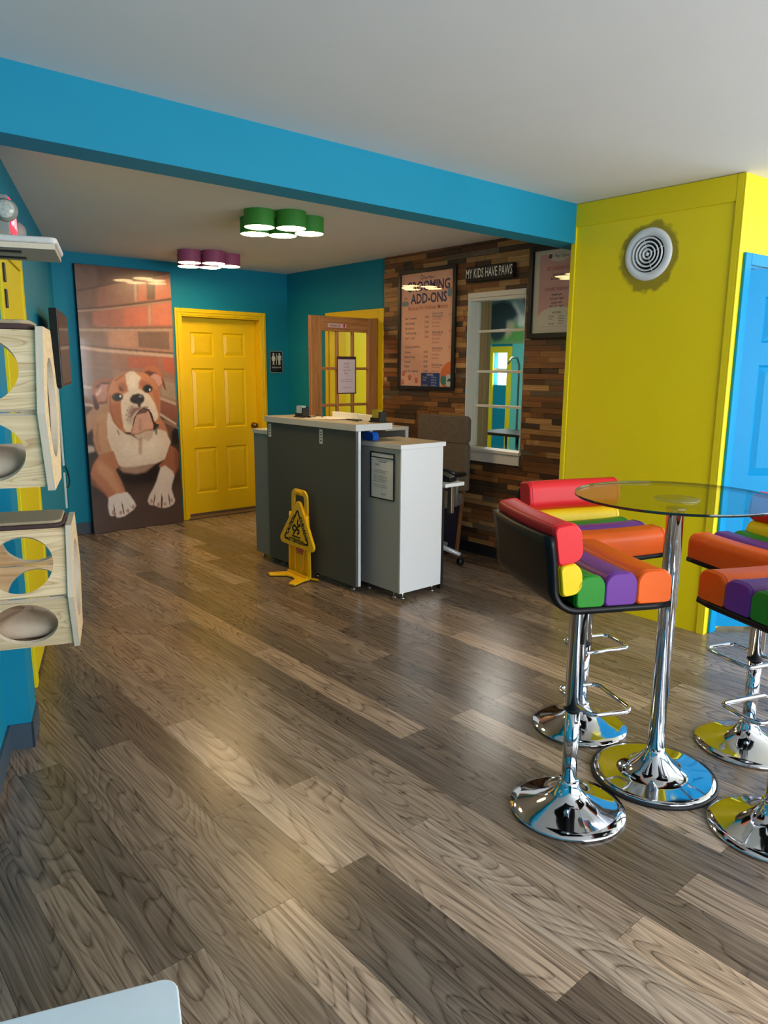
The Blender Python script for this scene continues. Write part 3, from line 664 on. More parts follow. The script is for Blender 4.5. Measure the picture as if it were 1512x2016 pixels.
# ================================================================== things
# cluster lamps -----------------------------------------------------------
def cluster_lamp(label, loc, m):
    t = thing('cluster_lamp', label, 'lamp', loc, 0, 'drum cluster ceiling lamps')
    dif = mat('warm_diffuser', (255, 236, 200), .5, emit=(255, 214, 150), estr=LAMP)
    for x, y in ((0, 0), (.17, -.1), (.36, -.025), (.105, .23), (.27, .155)):
        d = MB().lathe([(.0, 0), (.096, 0), (.096, -.098), (.0945, -.1), (.093, -.099), (.093, -.09), (0, -.09)], (x, y, -.001), 36, smooth=False).build('drum', m, t)
        MB().lathe([(0, -.103), (.06, -.1025), (.085, -.101), (.0925, -.098), (.0925, -.091), (0, -.091)], (x, y, -.001), 36).build('diffuser', dif, d)
    return t
LAMP = 36.0
cluster_lamp('green five drum cluster ceiling lamp nearest the blue beam', (2.565, 4.19, HB), mat('green_lamp_shade', (56, 140, 48), .6, var=.06))
cluster_lamp('purple five drum cluster ceiling lamp near the restroom door', (2.965, 5.97, HB), mat('purple_lamp_shade', (158, 76, 112), .6, var=.06))

# bulldog picture ------------------------------------------------------------
cv = thing('canvas_picture', 'tall glossy canvas photo of a brown and white bulldog lying before bricks', 'picture', (2.255, 6.66, 0), 0)
cv.rotation_euler = (math.radians(-.9), 0, 0)
CW, CH = .87, 2.368
bx('canvas_body', mat('dark_canvas_edge', (30, 26, 30), .6), cv, 0, CW, -.0, .036, 0, CH, .003)
DOGIMG = paint(DOG, 230, 600, (120, 88, 74), .30, .04); DOGIMG = .82 * DOGIMG + .13 * DOGIMG.mean(2, keepdims=True)
bl_ = sum(blur(rng.normal(0, 1, (600, 230)), r_) * r_ for r_ in (2, 5, 9)); DOGIMG = np.clip(DOGIMG * (1 + .05 * bl_ * (np.linspace(1.6, .5, 600)[:, None]))[..., None], 0, 1)
print_mesh('printed_photo', DOGIMG, CW - .004, CH - .004, print_mat('glossy_photo_print', .3, .5), cv, -.0008).location = (.002, 0, .002)

# restroom sign ---------------------------------------------------------------
rs = thing('restroom_sign', 'small black restroom sign with white woman and man figures', 'sign', (4.29, YB, 1.563), 0)
flat('plate', rrect(.152, .224, .014), rs, mat('black_sign', (22, 24, 30), .35), 0, .005)
flat('border', rrect(.150, .222, .013), rs, mat('sign_white', (225, 225, 225), .4), -.005, .0004); flat('face', rrect(.145, .217, .011), rs, MATS['black_sign'], -.0054, .0004)
SW = MATS['sign_white']
def figure(x, skirt):
    flat('pictogram', circ(x, .082, .0105), rs, SW, -.0058)
    if skirt: pts = [(-.011, .067), (.011, .067), (.026, .03), (.019, .027), (.012, .045), (.02, .012), (.0095, .012), (.0095, -.03), (.002, -.03), (.002, .012), (-.002, .012), (-.002, -.03), (-.0095, -.03), (-.0095, .012), (-.02, .012), (-.012, .045), (-.019, .027), (-.026, .03)]
    else: pts = [(-.02, .067), (.02, .067), (.023, .06), (.023, .02), (.016, .02), (.015, .052), (.012, .052), (.012, -.03), (.002, -.03), (.002, .015), (-.002, .015), (-.002, -.03), (-.012, -.03), (-.012, .052), (-.015, .052), (-.016, .02), (-.023, .02), (-.023, .06)]
    flat('pictogram', [(x + a, b) for a, b in pts], rs, SW, -.0058)
figure(-.036, True); figure(.036, False); flat('pictogram', rrect(.006, .115, .002, 2, 0, .03), rs, SW, -.0058)
text('RESTROOM', 0, -.058, .021, rs, SW, -.0062, bold=.01)
flat('braille', rrect(.05, .004, .001, 2, -.02, -.083), rs, mat('sign_grey', (90, 90, 95)), -.0058)

# posters -------------------------------------------------------------------------
FRB = mat('black_frame', (20, 18, 18), .35)
PAWR = mat('paw_red', (196, 84, 60), .6)
def paw(p, x, z, s, m):
    flat('paw_print', circ(x, z - .2 * s, .38 * s, .32 * s, 10), p, m, PY)
    for a, b in ((-.42, .2), (-.16, .42), (.16, .42), (.42, .2)): flat('paw_print', circ(x + a * s, z + b * s, .14 * s, .2 * s, 8), p, m, PY)
def frame(t, w, h, fw, d=.022):
    """picture frame, local origin bottom left"""
    bx('frame_bar', FRB, t, 0, fw, -d, 0, 0, h, .003); bx('frame_bar', FRB, t, w - fw, w, -d, 0, 0, h, .003)
    bx('frame_bar', FRB, t, fw, w - fw, -d, 0, 0, fw, .003); bx('frame_bar', FRB, t, fw, w - fw, -d, 0, h - fw, h, .003)
    bx('glazing', GLASS, t, fw, w - fw, -.014, -.012, fw, h - fw, 0)
PY = -.0075
XP = XE - .023      # hangs on the proud strips
g = thing('grooming_poster', 'tall black framed grooming price poster with peach paper and blue hours box', 'poster', (XP, 4.935, 1.325), FACE_X)
GW, GH = .69, 1.0
frame(g, GW, GH, .033)
PEACH = mat('peach_paper', (232, 176, 150), .5, var=.03); bx('poster_sheet', PEACH, g, .03, GW - .03, -.007, 0, .03, GH - .03, 0)
NAVY = mat('navy_ink', (44, 46, 92), .5); RUST = mat('rust_ink', (190, 92, 66), .5); BLUEB = mat('blue_print', (36, 60, 130), .5)
text('Paw Palace', .37, .925, .036, g, NAVY, PY, shear=.3, sx=.8); flat('logo', circ(.285, .93, .018), g, NAVY, PY); flat('logo', circ(.285, .93, .013), g, PEACH, PY - .0007); flat('logo', [(.28, .953), (.285, .962), (.29, .953)], g, NAVY, PY)
text('GROOMING', .36, .855, .112, g, NAVY, PY, bold=.025, sx=.84); text('ADD-ONS', .37, .755, .112, g, NAVY, PY, bold=.025, sx=.84)
text("Because Pet Wellness Matters", .36, .683, .05, g, RUST, PY, sx=.78, bold=.005)
flat('bath_tub', rrect(.08, .04, .015, 4, .085, .725), g, mat('grey_blue_ink', (120, 140, 150)), PY); flat('bottle_print', rrect(.045, .07, .012, 4, .615, .79), g, MATS['grey_blue_ink'], PY); text('Say', .09, .77, .03, g, NAVY, PY)
for i, (a, b) in enumerate((('Paw Treatment', '10.00'), ('Nail grinding', '15.00'), ('Ear cleaning', '15.00'), ('Teeth brushing', '12.00'), ('Anal T. relief', '12.00'))):
    text(a, .085, .60 - i * .041, .027, g, NAVY, PY, 'LEFT', sx=.85); text(b, .375, .605 - i * .041, .027, g, NAVY, PY, 'RIGHT', sx=.85)
text('SPECIAL SHAMPOO', .085, .36, .026, g, NAVY, PY, 'LEFT', sx=.85)
for i, (a, b) in enumerate((('Oatmeal', '10.00'), ('Blueberry facial', '15.00'), ('Charcoal', '10.00'), ('Medical', '16.20'), ('Flea Tick Treatment', '20.40'))):
    text(a, .08, .318 - i * .04, .027, g, NAVY, PY, 'LEFT', sx=.8); text(b, .37, .318 - i * .04, .027, g, NAVY, PY, 'RIGHT', sx=.85)
text('Senior services', .42, .63, .024, g, NAVY, PY, 'LEFT', sx=.85)
for i, (z_, ls, pr) in enumerate(((.605, 3, '30.00'), (.475, 3, '25.00'), (.345, 3, '20.00'), (.21, 2, '15.00'))):
    text('PACKAGE #%d' % (i + 1), .42, z_, .027, g, NAVY, PY, 'LEFT', sx=.8); text(pr, .652, z_ + .008, .024, g, RUST, PY, 'RIGHT', sx=.8)
    text('\n'.join(('Teeth brushing', 'Nail grinding', 'Ear cleaning')[:ls]), .42, z_ - .035 - (.014 if ls > 2 else 0), .02, g, RUST, PY, 'LEFT', sx=.85, space=1.5)
bx('hours_box', BLUEB, g, .295, .52, PY - .0005, PY, .03, .145, 0)
text('HOURS', .405, .128, .024, g, PAPER, PY - .001, bold=.01); text('Tuesday -\nFriday\n \nSaturday', .315, .075, .017, g, PAPER, PY - .001, 'LEFT', space=1.3); text('10:00 am -\n06:00 pm\n09:00 am -\n04:00 pm', .42, .075, .017, g, PAPER, PY - .001, 'LEFT', space=1.3)
ORNG = mat('orange_print', (222, 116, 58), .5)
oc = [(x, z) for x, z in circ(.68, .115, .155, .13, 40) if x <= .659]; oc = sorted(oc, key=lambda p: math.atan2(p[1] - .115, p[0] - .6)); flat('print_circle', [(x, max(z, .032)) for x, z in oc], g, ORNG, PY)
flat('print_shape', circ(.565, .085, .035, .04, 16), g, mat('green_print', (64, 130, 110)), PY - .0008); flat('print_shape', rrect(.055, .1, .02, 4, .625, .085), g, mat('pale_print', (196, 200, 206)), PY - .0016)
for i in range(3): flat('print_shape', [(.608 + i * .013, .075), (.617 + i * .013, .075), (.632 + i * .010, .1), (.623 + i * .010, .1)], g, INK, PY - .0024)
for x, z_ in ((.07, .135), (.15, .1), (.235, .078), (.06, .06)): paw(g, x, z_, .04, PAWR)

b2 = thing('boarding_poster', 'black framed boarding price poster with pink paper beside the yellow pillar', 'poster', (XP, 3.512, 1.725), FACE_X)
BW, BH = .5, .64
frame(b2, BW, BH, .036, .026)
MAT_ = mat('mount_board', (216, 210, 200), .5, var=.02); bx('mount', MAT_, b2, .03, BW - .03, -.006, 0, .03, BH - .03, 0)
PINK = mat('pink_paper', (212, 164, 166), .5, var=.02); bx('poster_sheet', PINK, b2, .085, BW - .085, -.007, -.006, .08, BH - .065, 0)
flat('print_circle', [(max(.09, x), min(z, BH - .067)) for x, z in circ(.25, .575, .1, .055)], b2, MAT_, PY); flat('print_circle', [(min(max(.087, x), BW - .087), max(z, .082)) for x, z in circ(.25, .10, .19, .12)], b2, MAT_, PY)
PK = -.0085
text('Paw Palace', .27, .558, .034, b2, NAVY, PK, shear=.3, sx=.8); flat('logo', circ(.175, .56, .016), b2, NAVY, PK)
text('BOARDING', .245, .475, .036, b2, RUST, PK); text('Small pets\n$25 per night', .245, .42, .022, b2, INK, PK, space=1.2)
text('HOUSE FEEDING', .245, .335, .03, b2, RUST, PK, sx=.95); text('Small pets\n$12 per night', .245, .285, .022, b2, INK, PK, space=1.2); text('Large pets\n$15 per night', .245, .232, .022, b2, INK, PK, space=1.2)
text('HOURS', .25, .175, .022, b2, INK, PK); text('Tuesday -\nFriday\n \nSaturday', .18, .125, .014, b2, INK, PK, 'LEFT', space=1.2); text('10:00 am -\n06:00 pm\n09:00 am -\n04:00 pm', .265, .125, .014, b2, INK, PK, 'LEFT', space=1.2)

ks = thing('wooden_block_sign', 'black wooden block sign reading MY KIDS HAVE PAWS', 'sign', (XP, 4.115, 2.172), FACE_X)
bx('block', mat('black_block', (26, 22, 20), .6, var=.2), ks, 0, .468, -.045, 0, 0, .105, .003)
text('MY KIDS HAVE PAWS', .234, .052, .098, ks, mat('chalk_white', (226, 222, 214), .6), -.0458, sx=.5, bold=.008)

# reception counter ---------------------------------------------------------------
# local: x to the right (world -y), y away from the camera side (world +X), front at y=0
def foot(p, x, y): MB().lathe([(0, 0), (.019, 0), (.02, .004), (.012, .008), (.006, .01), (.006, .05)], (x, y, 0), 14).build('levelling_foot', CHROME, p)
c1 = thing('reception_counter', 'tall charcoal fronted reception counter in the middle', 'counter', (2.975, 4.82, 0), FACE_X)
bx('front_panel', DARKL, c1, 0, 1.083, 0, .02, .045, 1.10, .003); bx('end_panel', WHITEL, c1, 1.060, 1.085, .02, .042, .045, 1.10, .002); bx('end_panel', GREYL, c1, 0, .025, .02, .28, .045, 1.10, .002)
bx('back_panel', GREYL, c1, .025, .88, .26, .28, .3, 1.10, .002); bx('inner_shelf', GREYL, c1, .025, .88, .02, .26, .70, .72, .002)
bx('countertop', [TOPL], c1, -.008, 1.10, -.012, .30, 1.10, 1.145, .003)
bx('edge_band', EDGE, c1, -.009, 1.101, -.0135, -.012, 1.102, 1.143, 0); bx('edge_band', EDGE, c1, 1.10, 1.1015, -.012, .30, 1.102, 1.143, 0)
for x, y in ((.1, .06), (.55, .06), (.98, .06), (.1, .22), (.85, .22)): foot(c1, x, y)
STK = mat('sticker_white', (214, 214, 210), .5)
for x in (.02, .68):
    s_ = flat('sticker', rrect(.038, .1, .004, 3, x + .018, 1.038), c1, STK, -.0005)
    for dz in (.03, .012, -.008, -.028): flat('sticker_mark', rrect(.02, .006, .001, 2, x + .018, 1.038 + dz), s_, INK, -.0012)

c2 = thing('white_end_cabinet', 'white laminate end cabinet on levelling feet at the right of the counter', 'cabinet', (3.105, 3.90, 0), FACE_X)
bx('body', [GREYL], c2, 0, .452, 0, .37, .045, .998, .002); bx('side_panel', WHITEL, c2, .452, .465, -.002, .375, .045, .998, .002)
bx('top', TOPL, c2, -.004, .472, -.012, .39, .998, 1.028, .003); bx('edge_band', WHITEL, c2, .472, .4735, -.012, .39, .999, 1.027, 0); bx('edge_band', EDGE, c2, -.004, .472, -.0135, -.012, .999, 1.027, 0)
for x, y in ((.10, .04), (.375, .03), (.435, .05), (.425, .33), (.1, .33)): foot(c2, x, y)
c3 = thing('grey_side_cabinet', 'low grey cabinet at the left end of the reception counter', 'cabinet', (2.99, 5.045, 0), FACE_X)
bx('body', mat('mid_grey_laminate', (128, 130, 126), .5), c3, 0, .215, 0, .4, .045, 1.0, .002); bx('top', EDGE, c3, -.005, .22, -.008, .405, 1.0, 1.032, .002)
for x, y in ((.04, .05), (.18, .05), (.04, .35)): foot(c3, x, y)
c4 = thing('back_counter', 'grey inner counter with open end behind the reception counter', 'counter', (3.50, 4.75, 0), FACE_X)
bx('top', TOPL, c4, 0, .842, -.12, .10, 1.07, 1.094, .003); bx('back_panel', GREYL, c4, 0, .84, .07, .10, 0, 1.07, .002); bx('side_panel', GREYL, c4, 0, .03, -.1, .07, 0, 1.07, .002); bx('shelf', GREYL, c4, .03, .84, -.1, .07, .72, .74, .002)

dk = thing('desk', 'white work desk behind the end cabinet', 'desk', (3.40, 3.865, 0), FACE_X)
bx('desk_top', WHITE, dk, 0, .44, .1, .285, .715, .74, .003); bx('leg_panel', mat('black_panel', (14, 14, 16), .5), dk, .375, .41, .10, .125, 0, .715, .002); bx('leg_panel', MATS['black_panel'], dk, .0, .03, .21, .27, 0, .715, .002)
bx('bracket', STEEL, dk, .36, .40, .2, .23, .52, .715, .002)

pf = thing('framed_notice', 'black framed letter sheet fixed to the white end cabinet', 'notice', (3.1045, 3.735, .655), FACE_X)
bx('sheet', PAPER, pf, .008, .228, -.004, 0, .006, .3, 0)
for a in ((0, .238, 0, .007), (0, .238, .304, .31), (0, .238, .272, .278)): bx('rim', FRB, pf, a[0], a[1], -.009, 0, a[2], a[3], .001)
for a in ((0, .007), (.231, .238)): bx('rim', FRB, pf, a[0], a[1], -.009, 0, .007, .304, .001)
GI = mat('grey_ink', (84, 84, 88))
text('Dear Valued Clients', .12, .258, .014, pf, GI, -.0045); flat('heading_rule', rrect(.07, .004, .001, 2, .12, .247), pf, INK, -.0042)
text('Hello', .065, .228, .022, pf, GI, -.0045, shear=.3)
text('We are happy to welcome you and\nyour pets to our lobby today.\n \nPlease keep all animals on a lead\nwhile you wait to be checked in\nand let our team know about any\nhealth needs before your visit.\n \nThank you for your patience and\nfor trusting us with your friends.', .03, .135, .0115, pf, GI, -.0045, 'LEFT', space=1.05, sx=.92)
text('Signed', .13, .035, .018, pf, GI, -.0045, shear=.35)

tp = thing('tape_dispenser', 'bright blue tape dispenser on the white end cabinet', 'tape dispenser', (3.16, 3.81, 1.029), FACE_X)
BLU = mat('blue_plastic', (20, 90, 190), .35)
MB().prism([(-.055, 0), (.055, 0), (.06, .03), (.045, .055), (.02, .05), (0, .06), (-.035, .06), (-.055, .035)], -.025, .025, 'xz').build('body', BLU, tp, .004); MB().lathe([(0, -.012), (.025, -.012), (.025, .012), (0, .012)], (-.012, 0, .045), 20, axis='y').build('tape_roll', mat('clear_tape', (200, 205, 190), .2), tp)

def card_holder(label, loc, cardcol):
    t = thing('card_holder', label, 'card holder', loc, FACE_X, 'card holders on the counter')
    bx('base', BLACK, t, -.055, .055, -.04, .04, 0, .008, .002); bx('back', BLACK, t, -.05, .05, .02, .028, .008, .075, .001); bx('front_lip', BLACK, t, -.05, .05, -.03, -.024, .008, .03, .001); bx('side', BLACK, t, .03, .05, -.024, .02, .008, .07, .001)
    bx('card_stack', mat(cardcol[0], cardcol[1], .4, var=.5, scale=60), t, -.045, .028, -.02, .015, .008, .082, 0)
card_holder('black card holder with white cards at the left of the countertop', (3.1, 4.53, 1.146), ('pale_cards', (170, 190, 205)))
card_holder('black card holder with yellow green cards at the right of the countertop', (3.22, 3.80, 1.146), ('green_cards', (150, 140, 30)))
ps = thing('paper_stack', 'loose white papers on the reception countertop', 'paper', (3.16, 4.33, 1.146), FACE_X + .12)
for i in range(4):
    s_ = bx('sheet', PAPER, ps, -.11, .17, -.10, .11, i * .0012, i * .0012 + .0008, 0); s_.rotation_euler = (0, 0, random.uniform(-.2, .2)); s_.location = (random.uniform(-.02, .03), random.uniform(-.02, .02), 0)
pl = thing('white_ledge', 'low white ledge board at the back of the countertop', 'board', (3.25, 4.36, 1.1455), FACE_X)
bx('board', WHITE, pl, 0, .3, 0, .018, 0, .045, .002); bx('board', WHITE, pl, .305, .56, 0, .018, 0, .042, .002)
for i, (x, y, a) in enumerate(((3.17, 4.05, .3), (3.19, 4.0, .5), (3.15, 3.96, .1))):
    pn_ = MB().tube([(-.05, 0, .006), (.04, 0, .006), (.05, 0, .006)], [.005, .005, .002], 8).build('pen', BLACK); pn_.location = (x, y, 1.1455); pn_.rotation_euler = (0, 0, 1.2 + a)
    tag(pn_, ('black pen lying left of the other pens on the countertop', 'black pen lying between two other pens on the countertop', 'black pen lying right of the other pens on the countertop')[i], 'pen', 'pens on the countertop')
cd_ = MB().tube([(3.09, 4.47, 1.152), (3.06, 4.40, 1.15), (3.09, 4.35, 1.16), (3.13, 4.36, 1.175), (3.12, 4.30, 1.155)], .003, 6).build('cable', BLACK); tag(cd_, 'black cable curling beside the left card holder', 'cable')

# staff door papers ------------------------------------------------------------------
nb = thing('door_notice', 'framed notice hung on the wooden glazed door', 'notice', (3.68 + .27, 5.228, 1.28), 0)
bx('sheet', mat('lilac_paper', (214, 196, 200), .5), nb, .008, .202, -.003, 0, .008, .30, 0)
for a in ((0, .21, 0, .009), (0, .21, .30, .325)): bx('rim', mat('brown_rim', (62, 40, 36), .5), nb, a[0], a[1], -.007, 0, a[2], a[3], .001)
for a in ((0, .008), (.202, .21)): bx('rim', MATS['brown_rim'], nb, a[0], a[1], -.007, 0, .009, .30, .001)
text('PLEASE\nDo Not\nOpen This\nDoor.', .105, .22, .02, nb, GI, -.0035, space=1.4); text('For your safety and the\nsafety of all the animals', .105, .118, .014, nb, GI, -.0035, space=1.3); text('Staff only please', .105, .055, .013, nb, GI, -.0035)
es = thing('staff_label', 'small Employees Only label with red hand on the wooden door', 'sign', (3.68 + .18, 5.2345, 1.865), 0)
flat('plate', rrect(.2, .034, .003, 3, .1, 0), es, mat('pink_label', (206, 170, 160), .5), 0, .001); text('Employees Only', .078, 0, .024, es, INK, -.0015, sx=.72, bold=.012)
flat('red_hand', rrect(.02, .024, .008, 4, .176, -.002), es, mat('red_ink', (190, 30, 40)), -.0012)
for i in range(4): flat('red_hand', rrect(.0035, .012, .001, 2, .169 + i * .0048, .012), es, MATS['red_ink'], -.0012)

# office chair --------------------------------------------------------------------------
FAB = mat('worn_grey_brown_fabric', (92, 80, 66), .9, var=.35, scale=45, bump=.3)
oc_ = thing('office_chair', 'worn grey brown fabric office chair behind the counter', 'chair', (4.03, 4.09, 0), FACE_X + .1)
def cushion(w, h, r, d0, d1, n=6):
    return rrect(w, h, r, n)
MB().prism([(x, z + 1.04) for x, z in rrect(.51, .215, .04)], .10, .15, 'xz').build('headrest', FAB, oc_, .01, 3); MB().prism([(x, z + .75) for x, z in rrect(.50, .38, .03)], .105, .155, 'xz').build('backrest', FAB, oc_, .01, 3)
MB().prism(rrect(.5, .48, .07, 6, 0, -.12), .46, .55, 'xy').build('seat', FAB, oc_, .02, 3)
GPL = mat('grey_plastic', (92, 92, 94), .45)
for s_ in (-1, 1):
    MB().tube([(s_ * .22, -.05, .47), (s_ * .275, -.05, .48), (s_ * .28, -.05, .70)], .018, 8).build('arm_post', GPL, oc_); MB().prism(rrect(.07, .26, .03, 5, s_ * .275, -.08), .70, .73, 'xy').build('armrest', BLACK, oc_, .008)
MB().lathe([(.0, .16), (.03, .16), (.03, .46), (0, .46)], (0, -.1, 0), 16).build('gas_post', BLACK, oc_)
LGP = mat('light_grey_metal', (196, 198, 200), .35, .3)
for i in range(5):
    a = math.radians(20 + 72 * i); dx, dy = math.cos(a), math.sin(a)
    MB().tube([(0, -.1, .15), (dx * .15, -.1 + dy * .15, .135), (dx * .31, -.1 + dy * .31, .085)], [.03, .024, .016], 8).build('base_spoke', LGP, oc_)
    MB().lathe([(0, -.02), (.026, -.02), (.03, -.012), (.03, .012), (.026, .02), (0, .02)], (dx * .31, -.1 + dy * .31, .031), 16, axis='x').build('caster', BLACK, oc_)

bd = thing('leaning_board', 'dark blue board in a wooden frame leaning on the strip wall', 'board', (4.30, 4.66, 0), FACE_X)
bd.rotation_euler = (math.radians(-6.6), 0, FACE_X)
NAVYB = mat('navy_board', (20, 26, 62), .55, var=.1); FRW = wood_mat('brown_frame_wood', (146, 100, 62), (104, 68, 40), axis=2, ring=8, fine=60, contrast=.3)
bx('board_face', NAVYB, bd, .02, .58, 0, .012, .02, .87, 0)
for a in ((0, .6, 0, .022), (0, .6, .868, .89)): bx('frame_bar', FRW, bd, a[0], a[1], -.006, .018, a[2], a[3], .002)
for a in ((0, .022), (.578, .6)): bx('frame_bar', FRW, bd, a[0], a[1], -.006, .018, .022, .868, .002)
bx('label_tag', mat('grey_tag', (120, 124, 134)), bd, .51, .545, -.0012, 0, .76, .83, 0)
ms = thing('desk_phone', 'black phone handset on the white desk', 'phone', (3.60, 3.52, .741), FACE_X + .3)
MB().prism([(-.05, 0), (.06, 0), (.05, .03), (-.03, .055), (-.05, .04)], -.04, .05, 'xz').build('body', BLACK, ms, .006); MB().tube([(-.05, 0, .07), (0, 0, .078), (.07, 0, .055)], [.014, .01, .014], 8).build('handset', BLACK, ms)

# caution sign -----------------------------------------------------------------------------
CY = mat('caution_yellow_plastic', (246, 192, 8), .35, var=.04, scale=20)
cs = thing('caution_sign', 'yellow folding wet floor caution sign standing before the counter', 'caution sign', (2.915, 4.315, 0), FACE_X - .06); cs.scale = (1.17, 1.06, 1.03)
tp_ = Matrix.Rotation(math.radians(-3), 4, 'X')
def ring_plate(outer, inner, y0, y1):
    n = len(outer); m = MB(); v = []
    for y in (y0, y1): v += [(x, y, z) for x, z in outer] + [(x, y, z) for x, z in inner]
    f = []
    for i in range(n):
        j = (i + 1) % n
        f += [(i, j, n + j, n + i), (2 * n + i, 3 * n + i, 3 * n + j, 2 * n + j), (i, 2 * n + i, 2 * n + j, j), (n + i, n + j, 3 * n + j, 3 * n + i)]
    return m.add(v, f)
# panel: lower part solid, upper part a loop handle
pan = MB(); pan.prism([(-.118, .03), (.118, .03), (.112, .30), (.098, .465), (-.098, .465), (-.112, .30)], 0, .012, 'xz')
outer = rrect(.185, .19, .05, 6, 0, .535); inner = rrect(.115, .13, .025, 6, 0, .525)
outer = [(x * (1 + .35 * (.63 - z)), z) for x, z in outer]
hb = ring_plate(outer, inner, 0, .014)
po = pan.build('panel', CY, cs, .003); hd = hb.build('handle', CY, cs, .004)
for x in (-.113, .113): MB().tube([(x, -.008, .035), (x * .96, -.008, .30), (x * .87, -.006, .46)], .009, 6).build('side_rib', CY, cs)
for x in (-.055, .055): MB().tube([(x * .85, -.004, .04), (x * .95, -.004, .16), (x * 1.25, -.004, .25)], .006, 6).build('front_rib', CY, cs)
for i in range(7): MB().tube([(-.036 + i * .012, -.002, .59), (-.036 + i * .012, -.002, .622)], .003, 6).build('grip_rib', CY, hd)
def rtri(w, h, r, z0, n=6):
    A = [(-w / 2, z0), (w / 2, z0), (0, z0 + h)]; pts = []
    for i in range(3):
        p = Vector(A[i]); a = (Vector(A[i - 1]) - p).normalized(); b = (Vector(A[(i + 1) % 3]) - p).normalized()
        h_ = math.acos(max(-1, min(1, a.dot(b)))) / 2; dd = r / math.tan(h_); c = p + (a + b).normalized() * (r / math.sin(h_)); p0 = p + a * dd; p1 = p + b * dd
        a0 = math.atan2(p0.y - c.y, p0.x - c.x); a1 = math.atan2(p1.y - c.y, p1.x - c.x)
        while a1 < a0: a1 += 2 * math.pi
        pts += [(c.x + r * math.cos(a0 + (a1 - a0) * k / n), c.y + r * math.sin(a0 + (a1 - a0) * k / n)) for k in range(n + 1)]
    return pts
tri = group_part('warning_triangle', cs); tri.location = (0, -.03, .235); tri.rotation_euler = (math.radians(-4), 0, 0)
MB().prism(rtri(.46, .355, .035, -.012), 0, .02, 'xz').build('plate', CY, tri, .006, 3)
def stroke(p, a, b, w, m):
    a = Vector(a); b = Vector(b); d = (b - a).normalized() * w / 2; q = Vector((-d.y, d.x)); flat('black_mark', [tuple(a - d * .6 + q), tuple(a - d * .6 - q), tuple(b + d * .6 - q), tuple(b + d * .6 + q)], p, m, -.0006)
for a, b in (((-.028, .20), (-.006, .243)), ((-.006, .243), (.006, .243)), ((.006, .243), (.032, .197)), ((-.138, .043), (-.12, .07)), ((-.138, .043), (-.132, .03)), ((-.132, .03), (-.098, .03)), ((.138, .043), (.12, .07)), ((.138, .043), (.132, .03)), ((.132, .03), (.098, .03))): stroke(tri, a, b, .014, INK)
text('CAUTION', -.073, .135, .043, tri, INK, -.0012, bold=.05, rot=math.atan2(.24, .145), sx=.85); text('CUIDADO', .079, .133, .043, tri, INK, -.0012, bold=.05, rot=-math.atan2(.24, .145), sx=.85); text('ATTENTION', 0, .031, .040, tri, INK, -.0012, bold=.05, sx=.82)
fig = [((-.035, .075), (-.02, .098)), ((-.02, .098), (.012, .13)), ((.012, .13), (.02, .14)), ((-.02, .098), (-.045, .11)), ((-.045, .11), (-.05, .125)), ((.0, .115), (.028, .112)), ((.028, .112), (.03, .095)), ((.03, .095), (.012, .085)), ((.018, .14), (.006, .16)), ((.006, .16), (.012, .185)), ((.0, .128), (-.03, .142)), ((-.03, .142), (-.04, .128))]
for a, b in fig: stroke(tri, a, b, .013, INK)
flat('black_mark', circ(.034, .148, .011, .011, 12), tri, INK, -.0006); stroke(tri, (-.048, .062), (.045, .062), .01, INK)
flat('red_badge', [(-.045, .195), (-.035, .212), (.035, .212), (.045, .195), (.035, .182), (-.035, .182)], cs, mat('badge_red', (190, 36, 34), .4), -.0008); flat('red_badge', rrect(.08, .006, .002, 2, 0, .173), cs, MATS['badge_red'], -.0008)
text('Rubbermaid', 0, .197, .016, cs, PAPER, -.0018, sx=.8)
for s_ in (-1, 1):
    MB().prism([(s_ * .002, 0), (s_ * .118, 0), (s_ * .124, -.05), (s_ * .165, -.15), (s_ * .118, -.168), (s_ * .06, -.08), (s_ * .002, -.066)], .006, .02, 'xy').build('front_foot', CY, cs, .004)
MB().prism([(-.116, -.03), (.116, -.03), (.116, .012), (-.116, .012)], .012, .034, 'xy').build('hinge_bar', CY, cs, .004)
for s_ in (-1,): pass
MB().prism([(.07, .01), (.118, .01), (.155, .045), (.13, .045), (.1, .03)], .006, .016, 'xy').build('rear_foot', CY, cs, .003)

# bar table ------------------------------------------------------------------------------
RUB = mat('black_rubber', (20, 20, 22), .6)
bt = thing('bar_table', 'round glass topped bar table on a chrome pedestal', 'table', (2.425, 1.245, 0), 0)
MB().lathe([(0, .004), (.216, .004), (.219, .012), (.216, .017), (.2, .020), (.14, .026), (.10, .034), (.086, .05), (.062, .07), (.046, .092), (.034, .105), (.031, .12), (0, .12)], (0, 0, 0), 64).build('base', CHROME, bt)
MB().lathe([(.212, 0), (.227, 0), (.229, .007), (.227, .014), (.2195, .014)], (0, 0, 0), 64).build('rubber_ring', RUB, bt)
MB().lathe([(0, .1), (.030, .1), (.030, 1.02), (.034, 1.025), (.034, 1.03), (0, 1.03)], (0, 0, 0), 32).build('pole', CHROME, bt)
ACR = glass_mat('clear_acrylic', (.93, .95, .95), 1.8)
MB().lathe([(0, 1.03), (.048, 1.03), (.062, 1.036), (.067, 1.05), (.067, 1.0575), (0, 1.0575)], (0, 0, 0), 32).build('acrylic_block', ACR, bt)
gt = MB().lathe([(0, 1.064), (.345, 1.064)], (0, 0, 0), 96).lathe([(.347, 1.073), (0, 1.073)], (0, 0, 0), 96).lathe([(.345, 1.064), (.347, 1.065), (.3475, 1.0685), (.347, 1.073)], (0, 0, 0), 96, mi=1)
TG = glass_mat('tinted_table_glass', (.86, .88, .86), 1.5); GE = mat('dark_glass_edge', (20, 36, 34), .1, var=.02, spec=.6)
gt.build('glass_top', [TG, GE], bt)
